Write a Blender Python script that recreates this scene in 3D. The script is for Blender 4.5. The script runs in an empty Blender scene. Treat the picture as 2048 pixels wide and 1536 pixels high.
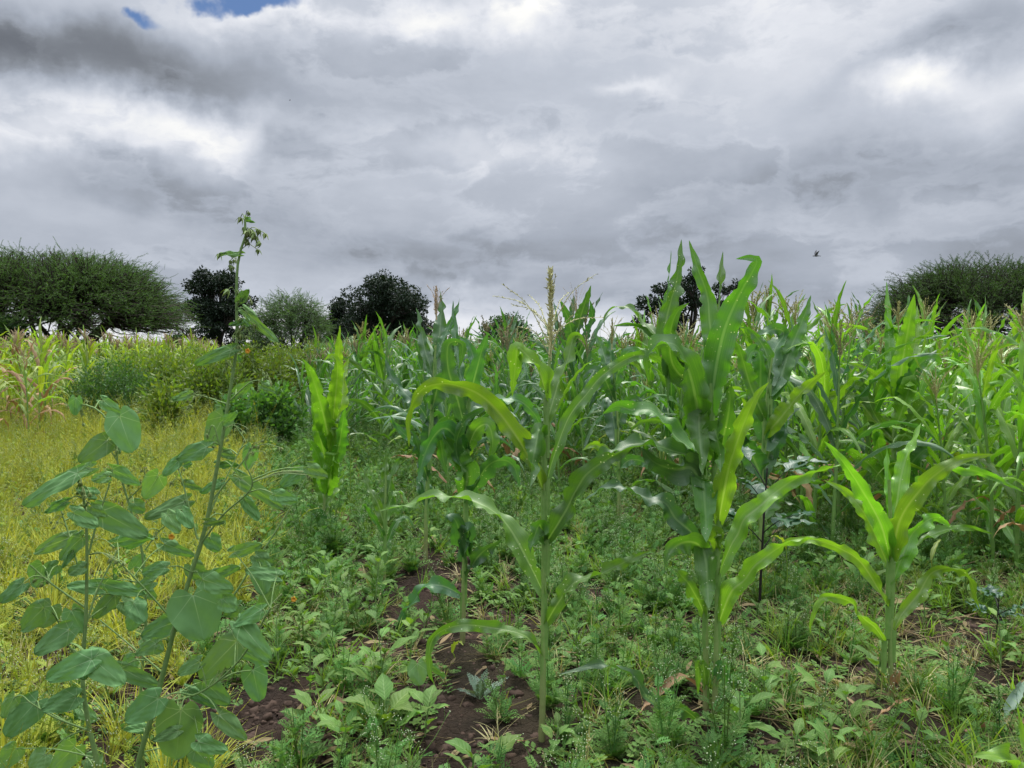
import bpy, math, random
import numpy as np
R = math.radians
rng = np.random.default_rng(7)
random.seed(7)
scene = bpy.context.scene
COL = scene.collection

# ------------------------------------------------------------------ camera
CAM_H = 1.5; PITCH = R(2.95); F = 1518.0          # F in pixels of a 2048 wide frame
cd = bpy.data.cameras.new('camera'); cam = bpy.data.objects.new('camera', cd); COL.objects.link(cam)
cam.location = (0, 0, CAM_H); cam.rotation_euler = (math.pi/2 - PITCH, 0, 0)
cd.sensor_width = 36; cd.lens = 36*F/2048; cd.clip_start = 0.05; cd.clip_end = 3000
scene.camera = cam
CP, SP = math.cos(PITCH), math.sin(PITCH)

def at(px, py, Y):
    a = (px-1024)/F; b = (768-py)/F
    dy = CP + SP*b; dz = -SP + CP*b
    t = Y/dy
    return np.array([a*t, Y, CAM_H + dz*t])
def gp(px, py):
    a = (px-1024)/F; b = (768-py)/F
    dy = CP + SP*b; dz = -SP + CP*b
    t = -CAM_H/dz
    return a*t, dy*t
def proj(x, y, z=0.0):
    zz = z-CAM_H
    fwd = y*CP - zz*SP; up = y*SP + zz*CP
    return 1024 + F*x/fwd, 768 - F*up/fwd
def sky_azel(px, py):
    p = at(px, py, 1.0) - np.array([0, 0, CAM_H])
    return math.atan2(p[0], p[1]), math.atan2(p[2], math.hypot(p[0], p[1]))

# ------------------------------------------------------------------ node helpers
class NT:
    def __init__(s, nt): s.nt = nt; s.n = nt.nodes; s.l = nt.links
    def new(s, t, **kw):
        n = s.n.new(t)
        for k, v in kw.items(): setattr(n, k, v)
        return n
    def put(s, sock, v):
        if isinstance(v, bpy.types.NodeSocket): s.l.new(v, sock)
        elif v is not None:
            if isinstance(v, (tuple, list)) and len(v) == 3 and sock.type == 'RGBA': v = (*v, 1)
            sock.default_value = v
    def math(s, op, a, b=None, c=None, clamp=False):
        n = s.new('ShaderNodeMath', operation=op); n.use_clamp = clamp
        s.put(n.inputs[0], a)
        if b is not None: s.put(n.inputs[1], b)
        if c is not None: s.put(n.inputs[2], c)
        return n.outputs[0]
    def vmath(s, op, a, b=None, scale=None):
        n = s.new('ShaderNodeVectorMath', operation=op); s.put(n.inputs[0], a)
        if b is not None: s.put(n.inputs[1], b)
        if scale is not None: s.put(n.inputs['Scale'], scale)
        return n.outputs['Value'] if op in ('LENGTH', 'DOT_PRODUCT', 'DISTANCE') else n.outputs[0]
    def mix(s, f, a, b, mode='MIX'):
        n = s.new('ShaderNodeMix', data_type='RGBA', blend_type=mode)
        s.put(n.inputs[0], f); s.put(n.inputs[6], a); s.put(n.inputs[7], b)
        return n.outputs[2]
    def noise(s, vec, scale, detail=4, rough=.55, dist=0.0):
        n = s.new('ShaderNodeTexNoise'); s.put(n.inputs['Vector'], vec)
        n.inputs['Scale'].default_value = scale; n.inputs['Detail'].default_value = detail
        n.inputs['Roughness'].default_value = rough; n.inputs['Distortion'].default_value = dist
        return n
    def ramp(s, f, stops, interp='LINEAR'):
        n = s.new('ShaderNodeValToRGB'); s.put(n.inputs[0], f); cr = n.color_ramp; cr.interpolation = interp
        while len(cr.elements) < len(stops): cr.elements.new(0.5)
        for e, (p, c) in zip(cr.elements, stops):
            e.position = p; e.color = (*c, 1) if len(c) == 3 else c
        return n.outputs[0]
    def rng(s, v, a, b, c=0., d=1., smooth=True):
        n = s.new('ShaderNodeMapRange', interpolation_type='SMOOTHSTEP' if smooth else 'LINEAR')
        s.put(n.inputs[0], v); n.inputs[1].default_value = a; n.inputs[2].default_value = b
        n.inputs[3].default_value = c; n.inputs[4].default_value = d
        return n.outputs[0]
def srgb(r, g, b):
    f = lambda c: (c/255/12.92) if c/255 <= .04045 else ((c/255+.055)/1.055)**2.4
    return (f(r), f(g), f(b))

# ------------------------------------------------------------------ sky: overcast with broken cloud
SUN_EL, SUN_AZ = R(62), R(8)                      # high, slightly ahead, behind the cloud
EXPO = 0.24
world = bpy.data.worlds.new('World'); scene.world = world; world.use_nodes = True
w = NT(world.node_tree); w.n.clear()
tc = w.new('ShaderNodeTexCoord'); D = w.vmath('NORMALIZE', tc.outputs['Generated'])
sx = w.new('ShaderNodeSeparateXYZ'); w.l.new(D, sx.inputs[0]); dx, dy, dz = sx.outputs
az = w.math('ARCTAN2', dx, dy); el = w.math('ARCSINE', dz)
# warp of the directions so that cloud edges billow
n1 = w.noise(D, 3.2, 5, .6); n2 = w.noise(D, 11, 5, .6)
wv = w.vmath('ADD', w.vmath('SCALE', w.vmath('SUBTRACT', n1.outputs['Color'], (.5, .5, .5)), scale=.16),
             w.vmath('SCALE', w.vmath('SUBTRACT', n2.outputs['Color'], (.5, .5, .5)), scale=.075))
ae = w.new('ShaderNodeCombineXYZ'); w.put(ae.inputs[0], az); w.put(ae.inputs[1], el)
pos = w.vmath('ADD', ae.outputs[0], wv)
ps = w.new('ShaderNodeSeparateXYZ'); w.l.new(pos, ps.inputs[0]); PX, PY = ps.outputs[0], ps.outputs[1]
# streets of cloud on a plane overhead (compress towards the horizon)
inv = w.math('DIVIDE', 1.0, w.math('ADD', w.math('MAXIMUM', dz, 0.0), .10))
pl = w.vmath('SCALE', D, scale=inv)
ca = w.noise(w.vmath('MULTIPLY', pl, (1, .8, 1)), .62, 7, .56, .25).outputs[0]
cb = w.noise(w.vmath('MULTIPLY', D, (1.0, 1.0, 2.4)), 3.0, 6, .5, .3).outputs[0]
cc = w.noise(w.vmath('ADD', w.vmath('MULTIPLY', D, (1.0, 1.0, 2.6)), wv), 4.2, 9, .58, .15).outputs[0]
mass = w.rng(cc, .475, .56)                          # cloud masses with crisp upper edges
rim = w.math('MULTIPLY', w.rng(cc, .44, .485), w.rng(cc, .485, .56, 1, 0))
cloud = w.math('ADD', w.math('MULTIPLY', w.math('SUBTRACT', ca, .42), .34), w.math('MULTIPLY', w.math('SUBTRACT', cb, .42), .34))
cloud = w.math('ADD', cloud, w.math('ADD', w.math('MULTIPLY', mass, -.075), w.math('MULTIPLY', rim, .035)))
fine = w.noise(w.vmath('MULTIPLY', D, (1, 1, 2.)), 16, 6, .6).outputs[0]
cloud = w.math('ADD', cloud, w.math('MULTIPLY', w.math('SUBTRACT', fine, .5), .13))
elc = w.math('ADD', el, w.math('MULTIPLY', w.math('SUBTRACT', n1.outputs[0], .5), .05))
lum = w.ramp(w.rng(elc, 0.0, .6, smooth=False), [(0, (.80,)*3), (.045, (.76,)*3), (.075, (.60,)*3), (.11, (.40,)*3),
             (.17, (.41,)*3), (.28, (.48,)*3), (.5, (.52,)*3), (1, (.60,)*3)], 'EASE')
L = w.math('ADD', lum, cloud)
def blob(px, py, rx, ry, amp, rot=0, pw=1.0):
    global L
    a0, e0 = sky_azel(px, py); rx /= F; ry /= F
    c, s_ = math.cos(rot), math.sin(rot)
    u = w.math('SUBTRACT', PX, a0); v = w.math('SUBTRACT', PY, e0)
    uu = w.math('DIVIDE', w.math('ADD', w.math('MULTIPLY', u, c), w.math('MULTIPLY', v, s_)), rx)
    vv = w.math('DIVIDE', w.math('SUBTRACT', w.math('MULTIPLY', v, c), w.math('MULTIPLY', u, s_)), ry)
    d = w.math('ADD', w.math('MULTIPLY', uu, uu), w.math('MULTIPLY', vv, vv))
    g = w.math('EXPONENT', w.math('MULTIPLY', w.math('POWER', d, pw), -1.0))
    if amp is None: return g
    L = w.math('ADD', L, w.math('MULTIPLY', g, amp))
blob(90, 118, 330, 78, -.30, 0, 1.4)
blob(-200, 160, 300, 90, -.3)
blob(430, 160, 260, 80, -.12, -.15)
blob(230, 268, 300, 78, .36, -.08, 1.6)
blob(30, 330, 130, 90, .15)
blob(410, 262, 120, 40, .12)
blob(260, 385, 330, 50, -.16, 0, 1.3)
blob(575, 300, 62, 34, -.24, .1, 1.6)
blob(480, 335, 150, 36, -.16)
blob(900, 300, 200, 30, .16, -.1)
blob(1100, 20, 120, 55, .42, .2)
blob(1500, 60, 260, 120, .12)
blob(860, 55, 90, 36, .26)
blob(560, 30, 190, 28, .22)
blob(1810, 185, 70, 40, .34, 0, 1.5)
blob(1960, 190, 140, 50, .18)
blob(1880, 105, 170, 45, -.26, .35)
blob(1270, 195, 65, 16, .20)
blob(1750, 370, 420, 50, -.13, 0, 1.3)
blob(800, 180, 260, 90, -.07)
blob(920, 545, 130, 20, .18)
blob(800, 490, 200, 30, -.08)
blob(1680, 590, 300, 26, -.12)
L = w.math('MAXIMUM', w.math('MINIMUM', L, 1.0), .08)
ccol = w.ramp(L, [(0, srgb(86, 90, 98)), (.22, srgb(119, 124, 132)), (.42, srgb(156, 163, 175)), (.6, srgb(182, 188, 199)),
                  (.8, srgb(212, 215, 222)), (1, srgb(243, 242, 238))])
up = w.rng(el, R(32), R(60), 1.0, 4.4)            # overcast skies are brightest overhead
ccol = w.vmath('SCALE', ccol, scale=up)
skyt = w.new('ShaderNodeTexSky', sky_type='NISHITA'); skyt.sun_disc = False
skyt.sun_elevation = SUN_EL; skyt.sun_rotation = SUN_AZ
skyc = w.vmath('MULTIPLY', w.vmath('SCALE', skyt.outputs[0], scale=.075), (.55, .70, .92))
hole = w.math('ADD', w.math('ADD', blob(480, -12, 150, 36, None, 0, 1.4), w.math('MULTIPLY', blob(300, 25, 36, 24, None), .75)),
              w.math('MULTIPLY', blob(462, 70, 18, 20, None), .6), clamp=True)
hole = w.rng(w.math('ADD', hole, w.math('MULTIPLY', w.math('SUBTRACT', n2.outputs[0], .5), 1.6)), .50, .95)
hole2 = w.rng(w.noise(D, 1.7, 4, .5).outputs[0], .60, .72)
hole2 = w.math('MULTIPLY', hole2, w.rng(w.math('MULTIPLY', el, 1.0), R(33), R(45)))
holes = w.math('MAXIMUM', hole, w.math('MULTIPLY', hole2, .8))
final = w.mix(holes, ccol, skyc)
below = w.rng(dz, -.03, -.002, 0, 1)
final = w.mix(below, srgb(70, 72, 60), final)
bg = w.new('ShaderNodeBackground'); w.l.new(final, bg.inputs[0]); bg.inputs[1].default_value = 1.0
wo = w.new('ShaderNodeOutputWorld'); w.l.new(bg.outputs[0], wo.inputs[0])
try:
    world.cycles.sampling_method = 'MANUAL'; world.cycles.sample_map_resolution = 512
except Exception: pass

sd = bpy.data.lights.new('sun', 'SUN'); sd.energy = 3.0; sd.angle = R(14); sd.color = (1, .96, .88)
so = bpy.data.objects.new('sun', sd); COL.objects.link(so)
so.rotation_euler = (-(math.pi/2-SUN_EL), 0, -SUN_AZ)   # beams come from the front, high

scene.view_settings.view_transform = 'Standard'; scene.view_settings.look = 'None'
scene.view_settings.exposure = EXPO; scene.view_settings.gamma = 1
scene.render.engine = 'CYCLES'
cy = scene.cycles
cy.max_bounces = 5; cy.diffuse_bounces = 3; cy.glossy_bounces = 2; cy.transmission_bounces = 4; cy.transparent_max_bounces = 4
cy.caustics_reflective = False; cy.caustics_refractive = False
cy.use_denoising = True

# ------------------------------------------------------------------ mesh helpers
class MB:
    def __init__(s): s.V = []; s.Q = []; s.U = []; s.M = []; s.n = 0
    def add(s, V, Q, U, mat=0):
        V = np.asarray(V, float).reshape(-1, 3); Q = np.asarray(Q, np.int64).reshape(-1, 4)
        s.V.append(V); s.Q.append(Q + s.n); s.U.append(np.asarray(U, float).reshape(-1, 3))
        s.M.append(np.full(len(Q), mat, np.int32)); s.n += len(V)
    def arrays(s): return np.concatenate(s.V), np.concatenate(s.Q), np.concatenate(s.U), np.concatenate(s.M)
    def mesh(s, name, mats, smooth=True):
        V, Q, U, M = s.arrays()
        me = bpy.data.meshes.new(name)
        me.vertices.add(len(V)); me.vertices.foreach_set('co', V.astype(np.float32).ravel())
        me.loops.add(len(Q)*4); me.loops.foreach_set('vertex_index', Q.astype(np.int32).ravel())
        me.polygons.add(len(Q)); me.polygons.foreach_set('loop_start', np.arange(0, len(Q)*4, 4, dtype=np.int32))
        me.polygons.foreach_set('loop_total', np.full(len(Q), 4, np.int32))
        me.polygons.foreach_set('use_smooth', np.full(len(Q), smooth, bool))
        for m in (mats if isinstance(mats, (list, tuple)) else [mats]): me.materials.append(m)
        me.polygons.foreach_set('material_index', M)
        a = me.attributes.new('uvw', 'FLOAT_VECTOR', 'POINT'); a.data.foreach_set('vector', U.astype(np.float32).ravel())
        me.update(calc_edges=True)
        return me
    def build(s, name, mats, parent=None, link=True, smooth=True):
        o = bpy.data.objects.new(name, s.mesh(name, mats, smooth))
        if link: COL.objects.link(o)
        if parent: o.parent = parent
        return o
def tag(o, label=None, cat=None, group=None, kind=None):
    if label: o['label'] = label
    if cat: o['category'] = cat
    if group: o['group'] = group
    if kind: o['kind'] = kind
    return o
def thing(name, label, cat, loc=(0, 0, 0), rz=0, group=None):
    o = bpy.data.objects.new(name, None); COL.objects.link(o); o.location = loc; o.rotation_euler = (0, 0, rz)
    o.empty_display_size = .1
    return tag(o, label, cat, group)
def nrm(a): return a/np.maximum(np.linalg.norm(a, axis=-1, keepdims=True), 1e-9)
def curve(pts, n):
    """Catmull-Rom through pts, resampled evenly to n points"""
    P = np.asarray(pts, float)
    if len(P) == 2: return P[0] + (P[1]-P[0])*np.linspace(0, 1, n)[:, None]
    E = np.vstack([2*P[0]-P[1], P, 2*P[-1]-P[-2]]); out = []
    for i in range(1, len(E)-2):
        t = np.linspace(0, 1, 12, endpoint=False)[:, None]
        a, b, c, d = E[i-1], E[i], E[i+1], E[i+2]
        out.append(.5*((2*b)+(-a+c)*t+(2*a-5*b+4*c-d)*t*t+(-a+3*b-3*c+d)*t**3))
    out = np.vstack(out + [P[-1:]])
    L = np.r_[0, np.cumsum(np.linalg.norm(np.diff(out[:, :3], axis=0), axis=1))]
    q = np.linspace(0, L[-1], n)
    return np.stack([np.interp(q, L, out[:, k]) for k in range(out.shape[1])], 1)
def grid_quads(n, m):
    i = np.arange(n-1)[:, None]*m + np.arange(m-1)[None, :]
    return np.stack([i, i+1, i+m+1, i+m], -1).reshape(-1, 4)
def rotv(v, k, a):
    a = np.asarray(a)[..., None]; c, s = np.cos(a), np.sin(a)
    return v*c + np.cross(k, v)*s + k*(np.sum(k*v, -1, keepdims=True))*(1-c)
def ribbon(mb, P, W, S, m=7, fold=.25, amp=0.0, freq=4, tint=None, mat=0, seed=None, vr=(0, 1), clasp=0., rag=0):
    n = len(P); T = nrm(np.gradient(P, axis=0)); S = nrm(S - T*np.sum(S*T, 1, keepdims=True)); N = np.cross(S, T)
    c = np.linspace(-1, 1, m); s = np.linspace(0, 1, n)
    r = rng if seed is None else np.random.default_rng(seed)
    p1, p2 = r.uniform(0, 6.28, 2); f1, f2 = freq*r.uniform(.8, 1.2, 2)
    wl = amp*(np.sin(6.283*f1*s+p1+.9*np.sin(5*s+p2)) + .5*np.sin(6.283*f1*2.3*s+p2)); wr = amp*(np.sin(6.283*f2*s+p2+.9*np.sin(6*s+p1))+.5*np.sin(6.283*f2*2.1*s+p1))
    env = np.clip(s*5, 0, 1)*np.clip((1-s)*4, 0, 1)
    wave = np.where(c[None, :] < 0, (wl*env)[:, None], (wr*env)[:, None])*np.abs(c)[None, :]**1.6
    E = np.ones((n, 2))
    for _ in range(rag):
        k = r.integers(0, 2); E[:, k] *= 1 - r.uniform(.08, .42)*np.exp(-((s-r.uniform(.12, .95))/r.uniform(.006, .02))**2)
    cW = np.where(c[None, :] < 0, E[:, :1], E[:, 1:])*c[None, :]
    V = P[:, None] + S[:, None]*(W[:, None]*cW)[..., None] + N[:, None]*((fold*(1+clasp*np.exp(-s*14))[:, None]*W[:, None]*(np.abs(c)[None, :]**1.3)) + wave)[..., None]
    t = r.uniform(0, 1) if tint is None else tint
    U = np.stack(np.broadcast_arrays(c[None, :], (vr[0]+(vr[1]-vr[0])*s)[:, None], t), -1)
    mb.add(V, grid_quads(n, m), U, mat)
def tube(mb, P, Rr, k=6, tint=.5, mat=0):
    n = len(P); Rr = np.broadcast_to(Rr, (n,)); T = nrm(np.gradient(P, axis=0))
    ref = np.array([1., 0, 0]) if abs(T[:, 0]).mean() < .7 else np.array([0, 0, 1.])
    A = nrm(np.cross(T, ref)); B = np.cross(T, A); a = np.linspace(0, 2*np.pi, k+1)
    V = P[:, None] + (A[:, None]*np.cos(a)[None, :, None] + B[:, None]*np.sin(a)[None, :, None])*Rr[:, None, None]
    s = np.linspace(0, 1, n)
    U = np.stack(np.broadcast_arrays(np.cos(a)[None, :]*.0+.5, s[:, None], tint), -1)
    mb.add(V, grid_quads(n, k+1), U, mat)
def scatter(mb, tpl, M, P, tints, mat=None):
    """bulk copy of a template (V,Q,U,M) under 3x3 matrices M and offsets P"""
    V, Q, U, mi = tpl; n = len(P); k = len(V)
    VV = np.einsum('nij,kj->nki', M, V) + P[:, None]
    QQ = (Q[None] + (np.arange(n)*k)[:, None, None]).reshape(-1, 4) + mb.n
    UU = np.broadcast_to(U, (n, k, 3)).copy(); UU[..., 2] = tints[:, None] + (UU[..., 2]-.5)*.3
    mb.V.append(VV.reshape(-1, 3)); mb.Q.append(QQ); mb.U.append(UU.reshape(-1, 3))
    mb.M.append(np.tile(mi, n) if mat is None else np.full(len(QQ), mat, np.int32)); mb.n += n*k
def frames(T, roll):
    """matrices whose columns are (side, T, normal)"""
    T = nrm(T); up = np.tile([0, 0, 1.], (len(T), 1)); S = nrm(np.cross(T, up) + 1e-6); S = nrm(rotv(S, T, roll)); N = np.cross(S, T)
    return np.stack([S, T, N], -1)
def fbm(x, y, seed=0, octs=4):
    r = np.random.default_rng(seed); out = 0; a = 1.; tab = r.random((64, 64))
    for o in range(octs):
        X, Y = x*2**o+o*7.3, y*2**o+o*3.1; xi, yi = np.floor(X).astype(int), np.floor(Y).astype(int)
        fx, fy = X-xi, Y-yi; fx = fx*fx*(3-2*fx); fy = fy*fy*(3-2*fy)
        g = lambda i, j: tab[(xi+i) % 64, (yi+j) % 64]
        out = out + a*((g(0, 0)*(1-fx)+g(1, 0)*fx)*(1-fy)+(g(0, 1)*(1-fx)+g(1, 1)*fx)*fy - .5); a *= .5
    return out

# ------------------------------------------------------------------ materials
def leaf_mat(name, col, col2, rib=None, trans=.35, rough=.45, tcol=None, spec=.5, kind='strip', tip=None, specks=False, var=.35, hue=.03, bump=.3):
    m = bpy.data.materials.new(name); m.use_nodes = True; t = NT(m.node_tree); t.n.clear()
    at_ = t.new('ShaderNodeAttribute', attribute_name='uvw'); s = t.new('ShaderNodeSeparateXYZ'); t.l.new(at_.outputs['Vector'], s.inputs[0])
    X, Y, Z = s.outputs; oi = t.new('ShaderNodeObjectInfo'); rnd = oi.outputs['Random']
    g = t.new('ShaderNodeNewGeometry')
    cv = t.new('ShaderNodeCombineXYZ'); t.put(cv.inputs[0], t.math('MULTIPLY', X, 3.0)); t.put(cv.inputs[1], t.math('MULTIPLY', Y, 2.0)); t.put(cv.inputs[2], t.math('ADD', Z, t.math('MULTIPLY', rnd, 30)))
    base = t.mix(t.noise(cv.outputs[0], 1.6, 3).outputs[0], col, col2)
    hgt = None
    if kind == 'strip':
        cs = t.new('ShaderNodeCombineXYZ'); t.put(cs.inputs[0], t.math('MULTIPLY', X, 9.0)); t.put(cs.inputs[1], t.math('MULTIPLY', Y, .8)); t.put(cs.inputs[2], Z)
        st = t.noise(cs.outputs[0], 2.2, 3, .7).outputs[0]; hgt = st
        base = t.mix(t.rng(st, .35, .7, 0, .7), base, t.vmath('MULTIPLY', base, (1.6, 1.35, 1.2)))
    if rib is not None:
        if kind == 'heart':
            ang = t.math('ARCTAN2', X, t.math('ADD', Y, .03)); v = t.math('ABSOLUTE', t.math('SINE', t.math('MULTIPLY', ang, 3.6)))
            rr = t.math('SQRT', t.math('ADD', t.math('MULTIPLY', X, X), t.math('MULTIPLY', Y, Y)))
            f = t.math('MULTIPLY', t.rng(t.math('MULTIPLY', v, rr), 0.0, .045, 1, 0), t.rng(rr, .05, .9, 1, .15))
        elif kind == 'pinnate':
            ax = t.math('ABSOLUTE', X)
            a = t.math('ABSOLUTE', t.math('SINE', t.math('MULTIPLY', t.math('SUBTRACT', t.math('MULTIPLY', Y, 7), t.math('MULTIPLY', ax, 1.6)), 3.14)))
            f = t.math('MAXIMUM', t.rng(ax, 0, .09, 1, 0), t.rng(a, 0.0, .28, .55, 0)); hgt = a
        else:
            ax = t.math('ABSOLUTE', X); f = t.math('MULTIPLY', t.rng(ax, .05, .14, 1, 0), t.rng(Y, .1, .95, 1, .25))
        base = t.mix(t.math('MULTIPLY', f, .75), base, rib)
    if tip is not None:
        k = t.math('ADD', t.math('ADD', Y, t.math('MULTIPLY', Z, .35)), t.math('MULTIPLY', t.math('SUBTRACT', t.noise(g.outputs['Position'], 14, 3).outputs[0], .5), .5))
        base = t.mix(t.rng(k, 1.28, 1.6, 0, .8), base, tip)
    val = t.math('ADD', t.math('MULTIPLY', t.math('ADD', Z, rnd), var), 1-var)
    hs = t.new('ShaderNodeHueSaturation'); t.put(hs.inputs['Color'], base); t.put(hs.inputs['Value'], val)
    t.put(hs.inputs['Hue'], t.math('ADD', .5-hue/2, t.math('MULTIPLY', t.math('FRACT', t.math('ADD', t.math('MULTIPLY', Z, 3.7), rnd)), hue)))
    base = hs.outputs[0]
    if specks:
        vo = t.new('ShaderNodeTexVoronoi'); t.l.new(g.outputs['Position'], vo.inputs['Vector']); vo.inputs['Scale'].default_value = 55
        spn = t.noise(g.outputs['Position'], 7, 2).outputs[0]
        base = t.mix(t.math('MULTIPLY', t.rng(vo.outputs['Distance'], .10, .17, .8, 0), t.rng(spn, .53, .6)), base, (.62, .66, .5))
    p = t.new('ShaderNodeBsdfPrincipled'); t.put(p.inputs['Base Color'], base)
    p.inputs['Roughness'].default_value = rough; p.inputs['Specular IOR Level'].default_value = spec
    if hgt is not None and bump:
        b = t.new('ShaderNodeBump'); b.inputs['Strength'].default_value = bump; b.inputs['Distance'].default_value = .002
        t.l.new(hgt, b.inputs['Height']); t.l.new(b.outputs[0], p.inputs['Normal'])
    out = t.new('ShaderNodeOutputMaterial')
    if trans > 0:
        tr = t.new('ShaderNodeBsdfTranslucent'); tcl = tcol or (1.45, 1.65, .4)
        t.put(tr.inputs[0], t.vmath('MULTIPLY', base, tcl)); ms = t.new('ShaderNodeMixShader'); ms.inputs[0].default_value = trans
        t.l.new(p.outputs[0], ms.inputs[1]); t.l.new(tr.outputs[0], ms.inputs[2]); t.l.new(ms.outputs[0], out.inputs[0])
    else: t.l.new(p.outputs[0], out.inputs[0])
    return m
def plain_mat(name, col, col2, scale=20, rough=.7, spec=.3, grad=None, bump=.3):
    m = bpy.data.materials.new(name); m.use_nodes = True; t = NT(m.node_tree); t.n.clear()
    tcn = t.new('ShaderNodeTexCoord'); at_ = t.new('ShaderNodeAttribute', attribute_name='uvw'); s = t.new('ShaderNodeSeparateXYZ'); t.l.new(at_.outputs['Vector'], s.inputs[0])
    n = t.noise(tcn.outputs['Object'], scale, 5, .6).outputs[0]
    c = t.mix(t.rng(n, .3, .7), col, col2)
    if grad is not None: c = t.mix(t.rng(s.outputs[1], grad[1], grad[2], 1, 0), c, grad[0])
    p = t.new('ShaderNodeBsdfPrincipled'); t.put(p.inputs['Base Color'], c); p.inputs['Roughness'].default_value = rough; p.inputs['Specular IOR Level'].default_value = spec
    b = t.new('ShaderNodeBump'); b.inputs['Strength'].default_value = bump; b.inputs['Distance'].default_value = .01; t.l.new(n, b.inputs['Height']); t.l.new(b.outputs[0], p.inputs['Normal'])
    out = t.new('ShaderNodeOutputMaterial'); t.l.new(p.outputs[0], out.inputs[0]); return m
M = {}
M['maize'] = leaf_mat('maize_leaf', (.060, .165, .028), (.10, .22, .038), rib=(.24, .37, .14), trans=.40, rough=.45, spec=.75, tip=(.30, .27, .05), specks=True)
M['maize_deep'] = leaf_mat('maize_leaf_deep', (.042, .13, .042), (.07, .175, .055), rib=(.2, .32, .15), trans=.34, rough=.45, spec=.85, tip=(.2, .24, .06), specks=True)
M['maize_lime'] = leaf_mat('maize_leaf_lime', (.115, .265, .024), (.17, .34, .036), rib=(.30, .44, .13), tcol=(1.35, 1.5, .5), trans=.40, rough=.36, spec=.75, tip=(.36, .32, .05), specks=True)
M['maize_pale'] = leaf_mat('maize_leaf_pale', (.14, .24, .035), (.25, .33, .06), rib=(.38, .42, .18), trans=.36, rough=.5, tip=(.48, .40, .19), var=.45, hue=.05)
M['stalk'] = plain_mat('maize_stalk', (.19, .32, .075), (.24, .35, .10), 30, .45, .5, ((.26, .27, .11), 0, .35))
M['sheath'] = plain_mat('maize_sheath', (.15, .29, .06), (.20, .34, .085), 30, .45, .5, bump=.1)
M['stalk_pale'] = plain_mat('dry_stalk', (.30, .28, .10), (.24, .20, .09), 30, .6)
M['tassel'] = plain_mat('tassel', (.50, .47, .20), (.36, .33, .13), 160, .7)
M['tassel_dry'] = plain_mat('tassel_dry', (.58, .44, .29), (.44, .33, .22), 160, .8)
M['litter'] = leaf_mat('litter', (.15, .11, .06), (.24, .19, .10), trans=.1, rough=.85, spec=.1, kind='none', var=.55)
M['tassel_pale'] = plain_mat('tassel_pale', (.62, .60, .33), (.46, .45, .2), 160, .7)
M['clod'] = plain_mat('clod', (.10, .068, .052), (.05, .033, .025), 60, .95, .1)
M['dry'] = leaf_mat('dry_leaf', (.36, .24, .11), (.24, .16, .08), rib=(.4, .3, .17), trans=.2, rough=.7, tcol=(1, .9, .7))
M['mallow'] = leaf_mat('mallow_leaf', (.115, .235, .085), (.165, .31, .11), rib=(.33, .46, .24), trans=.26, rough=.7, spec=.22, kind='heart', tcol=(1.6, 1.7, .4), var=.25, hue=.025)
M['mallow_stem'] = plain_mat('mallow_stem', (.20, .31, .10), (.15, .25, .075), 60, .7)
M['pod'] = leaf_mat('mallow_pod', (.17, .25, .07), (.22, .28, .09), trans=.15, rough=.7, kind='none', bump=0)
M['orange'] = plain_mat('orange_petal', (.75, .33, .03), (.8, .42, .05), 30, .6)
M['yellow'] = plain_mat('yellow_petal', (.75, .60, .03), (.8, .66, .05), 30, .6)
M['broad'] = leaf_mat('broad_leaf', (.10, .20, .045), (.16, .27, .06), rib=(.27, .38, .14), trans=.33, rough=.55, spec=.25, kind='pinnate', var=.4, bump=.5)
M['fern_green'] = leaf_mat('divided_leaf_green', (.085, .195, .048), (.16, .30, .07), trans=.3, rough=.55, spec=.2, kind='none', var=.45, hue=.05, tcol=(1.5, 1.5, .6))
M['tassel_brown'] = plain_mat('tassel_brown', (.36, .31, .17), (.25, .21, .12), 160, .8)
M['fern_yellow'] = leaf_mat('divided_leaf_yellow', (.26, .34, .045), (.41, .46, .08), trans=.33, rough=.6, spec=.2, kind='none', var=.4, hue=.04, tcol=(1.4, 1.3, .5))
M['grass_green'] = leaf_mat('grass_green', (.12, .22, .035), (.20, .30, .055), trans=.35, rough=.5, spec=.2, kind='none', var=.45, hue=.05)
M['grass_yellow'] = leaf_mat('grass_yellow', (.31, .365, .045), (.47, .48, .085), trans=.35, rough=.6, spec=.2, kind='none', var=.4, hue=.03, tcol=(1.3, 1.2, .6))
M['grass_dry'] = leaf_mat('grass_dry', (.34, .30, .13), (.42, .38, .18), trans=.2, rough=.7, kind='none', var=.45)
M['white'] = plain_mat('tiny_white_flower', (.52, .58, .36), (.42, .5, .28), 200, .7)
M['thistle'] = leaf_mat('thistle_leaf', (.14, .22, .15), (.20, .28, .20), trans=.15, rough=.6, kind='none')
M['olive'] = leaf_mat('shrub_leaf_olive', (.10, .175, .030), (.20, .25, .04), trans=.35, rough=.55, kind='none', var=.5, hue=.05)
M['shrub'] = leaf_mat('shrub_leaf_green', (.06, .16, .045), (.11, .21, .05), trans=.3, rough=.55, kind='none', var=.5)
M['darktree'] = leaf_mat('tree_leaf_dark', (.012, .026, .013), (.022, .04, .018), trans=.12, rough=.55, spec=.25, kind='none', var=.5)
M['midtree'] = leaf_mat('tree_leaf_mid', (.025, .065, .02), (.045, .09, .025), trans=.2, rough=.55, spec=.3, kind='none', var=.5)
M['acacia'] = leaf_mat('acacia_leaf', (.045, .105, .025), (.085, .155, .03), trans=.28, rough=.6, spec=.3, kind='none', var=.5)
M['acacia_light'] = leaf_mat('acacia_leaf_light', (.075, .15, .055), (.12, .20, .07), trans=.3, rough=.6, kind='none', var=.5)
M['bark'] = plain_mat('bark_dark', (.035, .028, .022), (.06, .05, .04), 4, .9)
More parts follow.
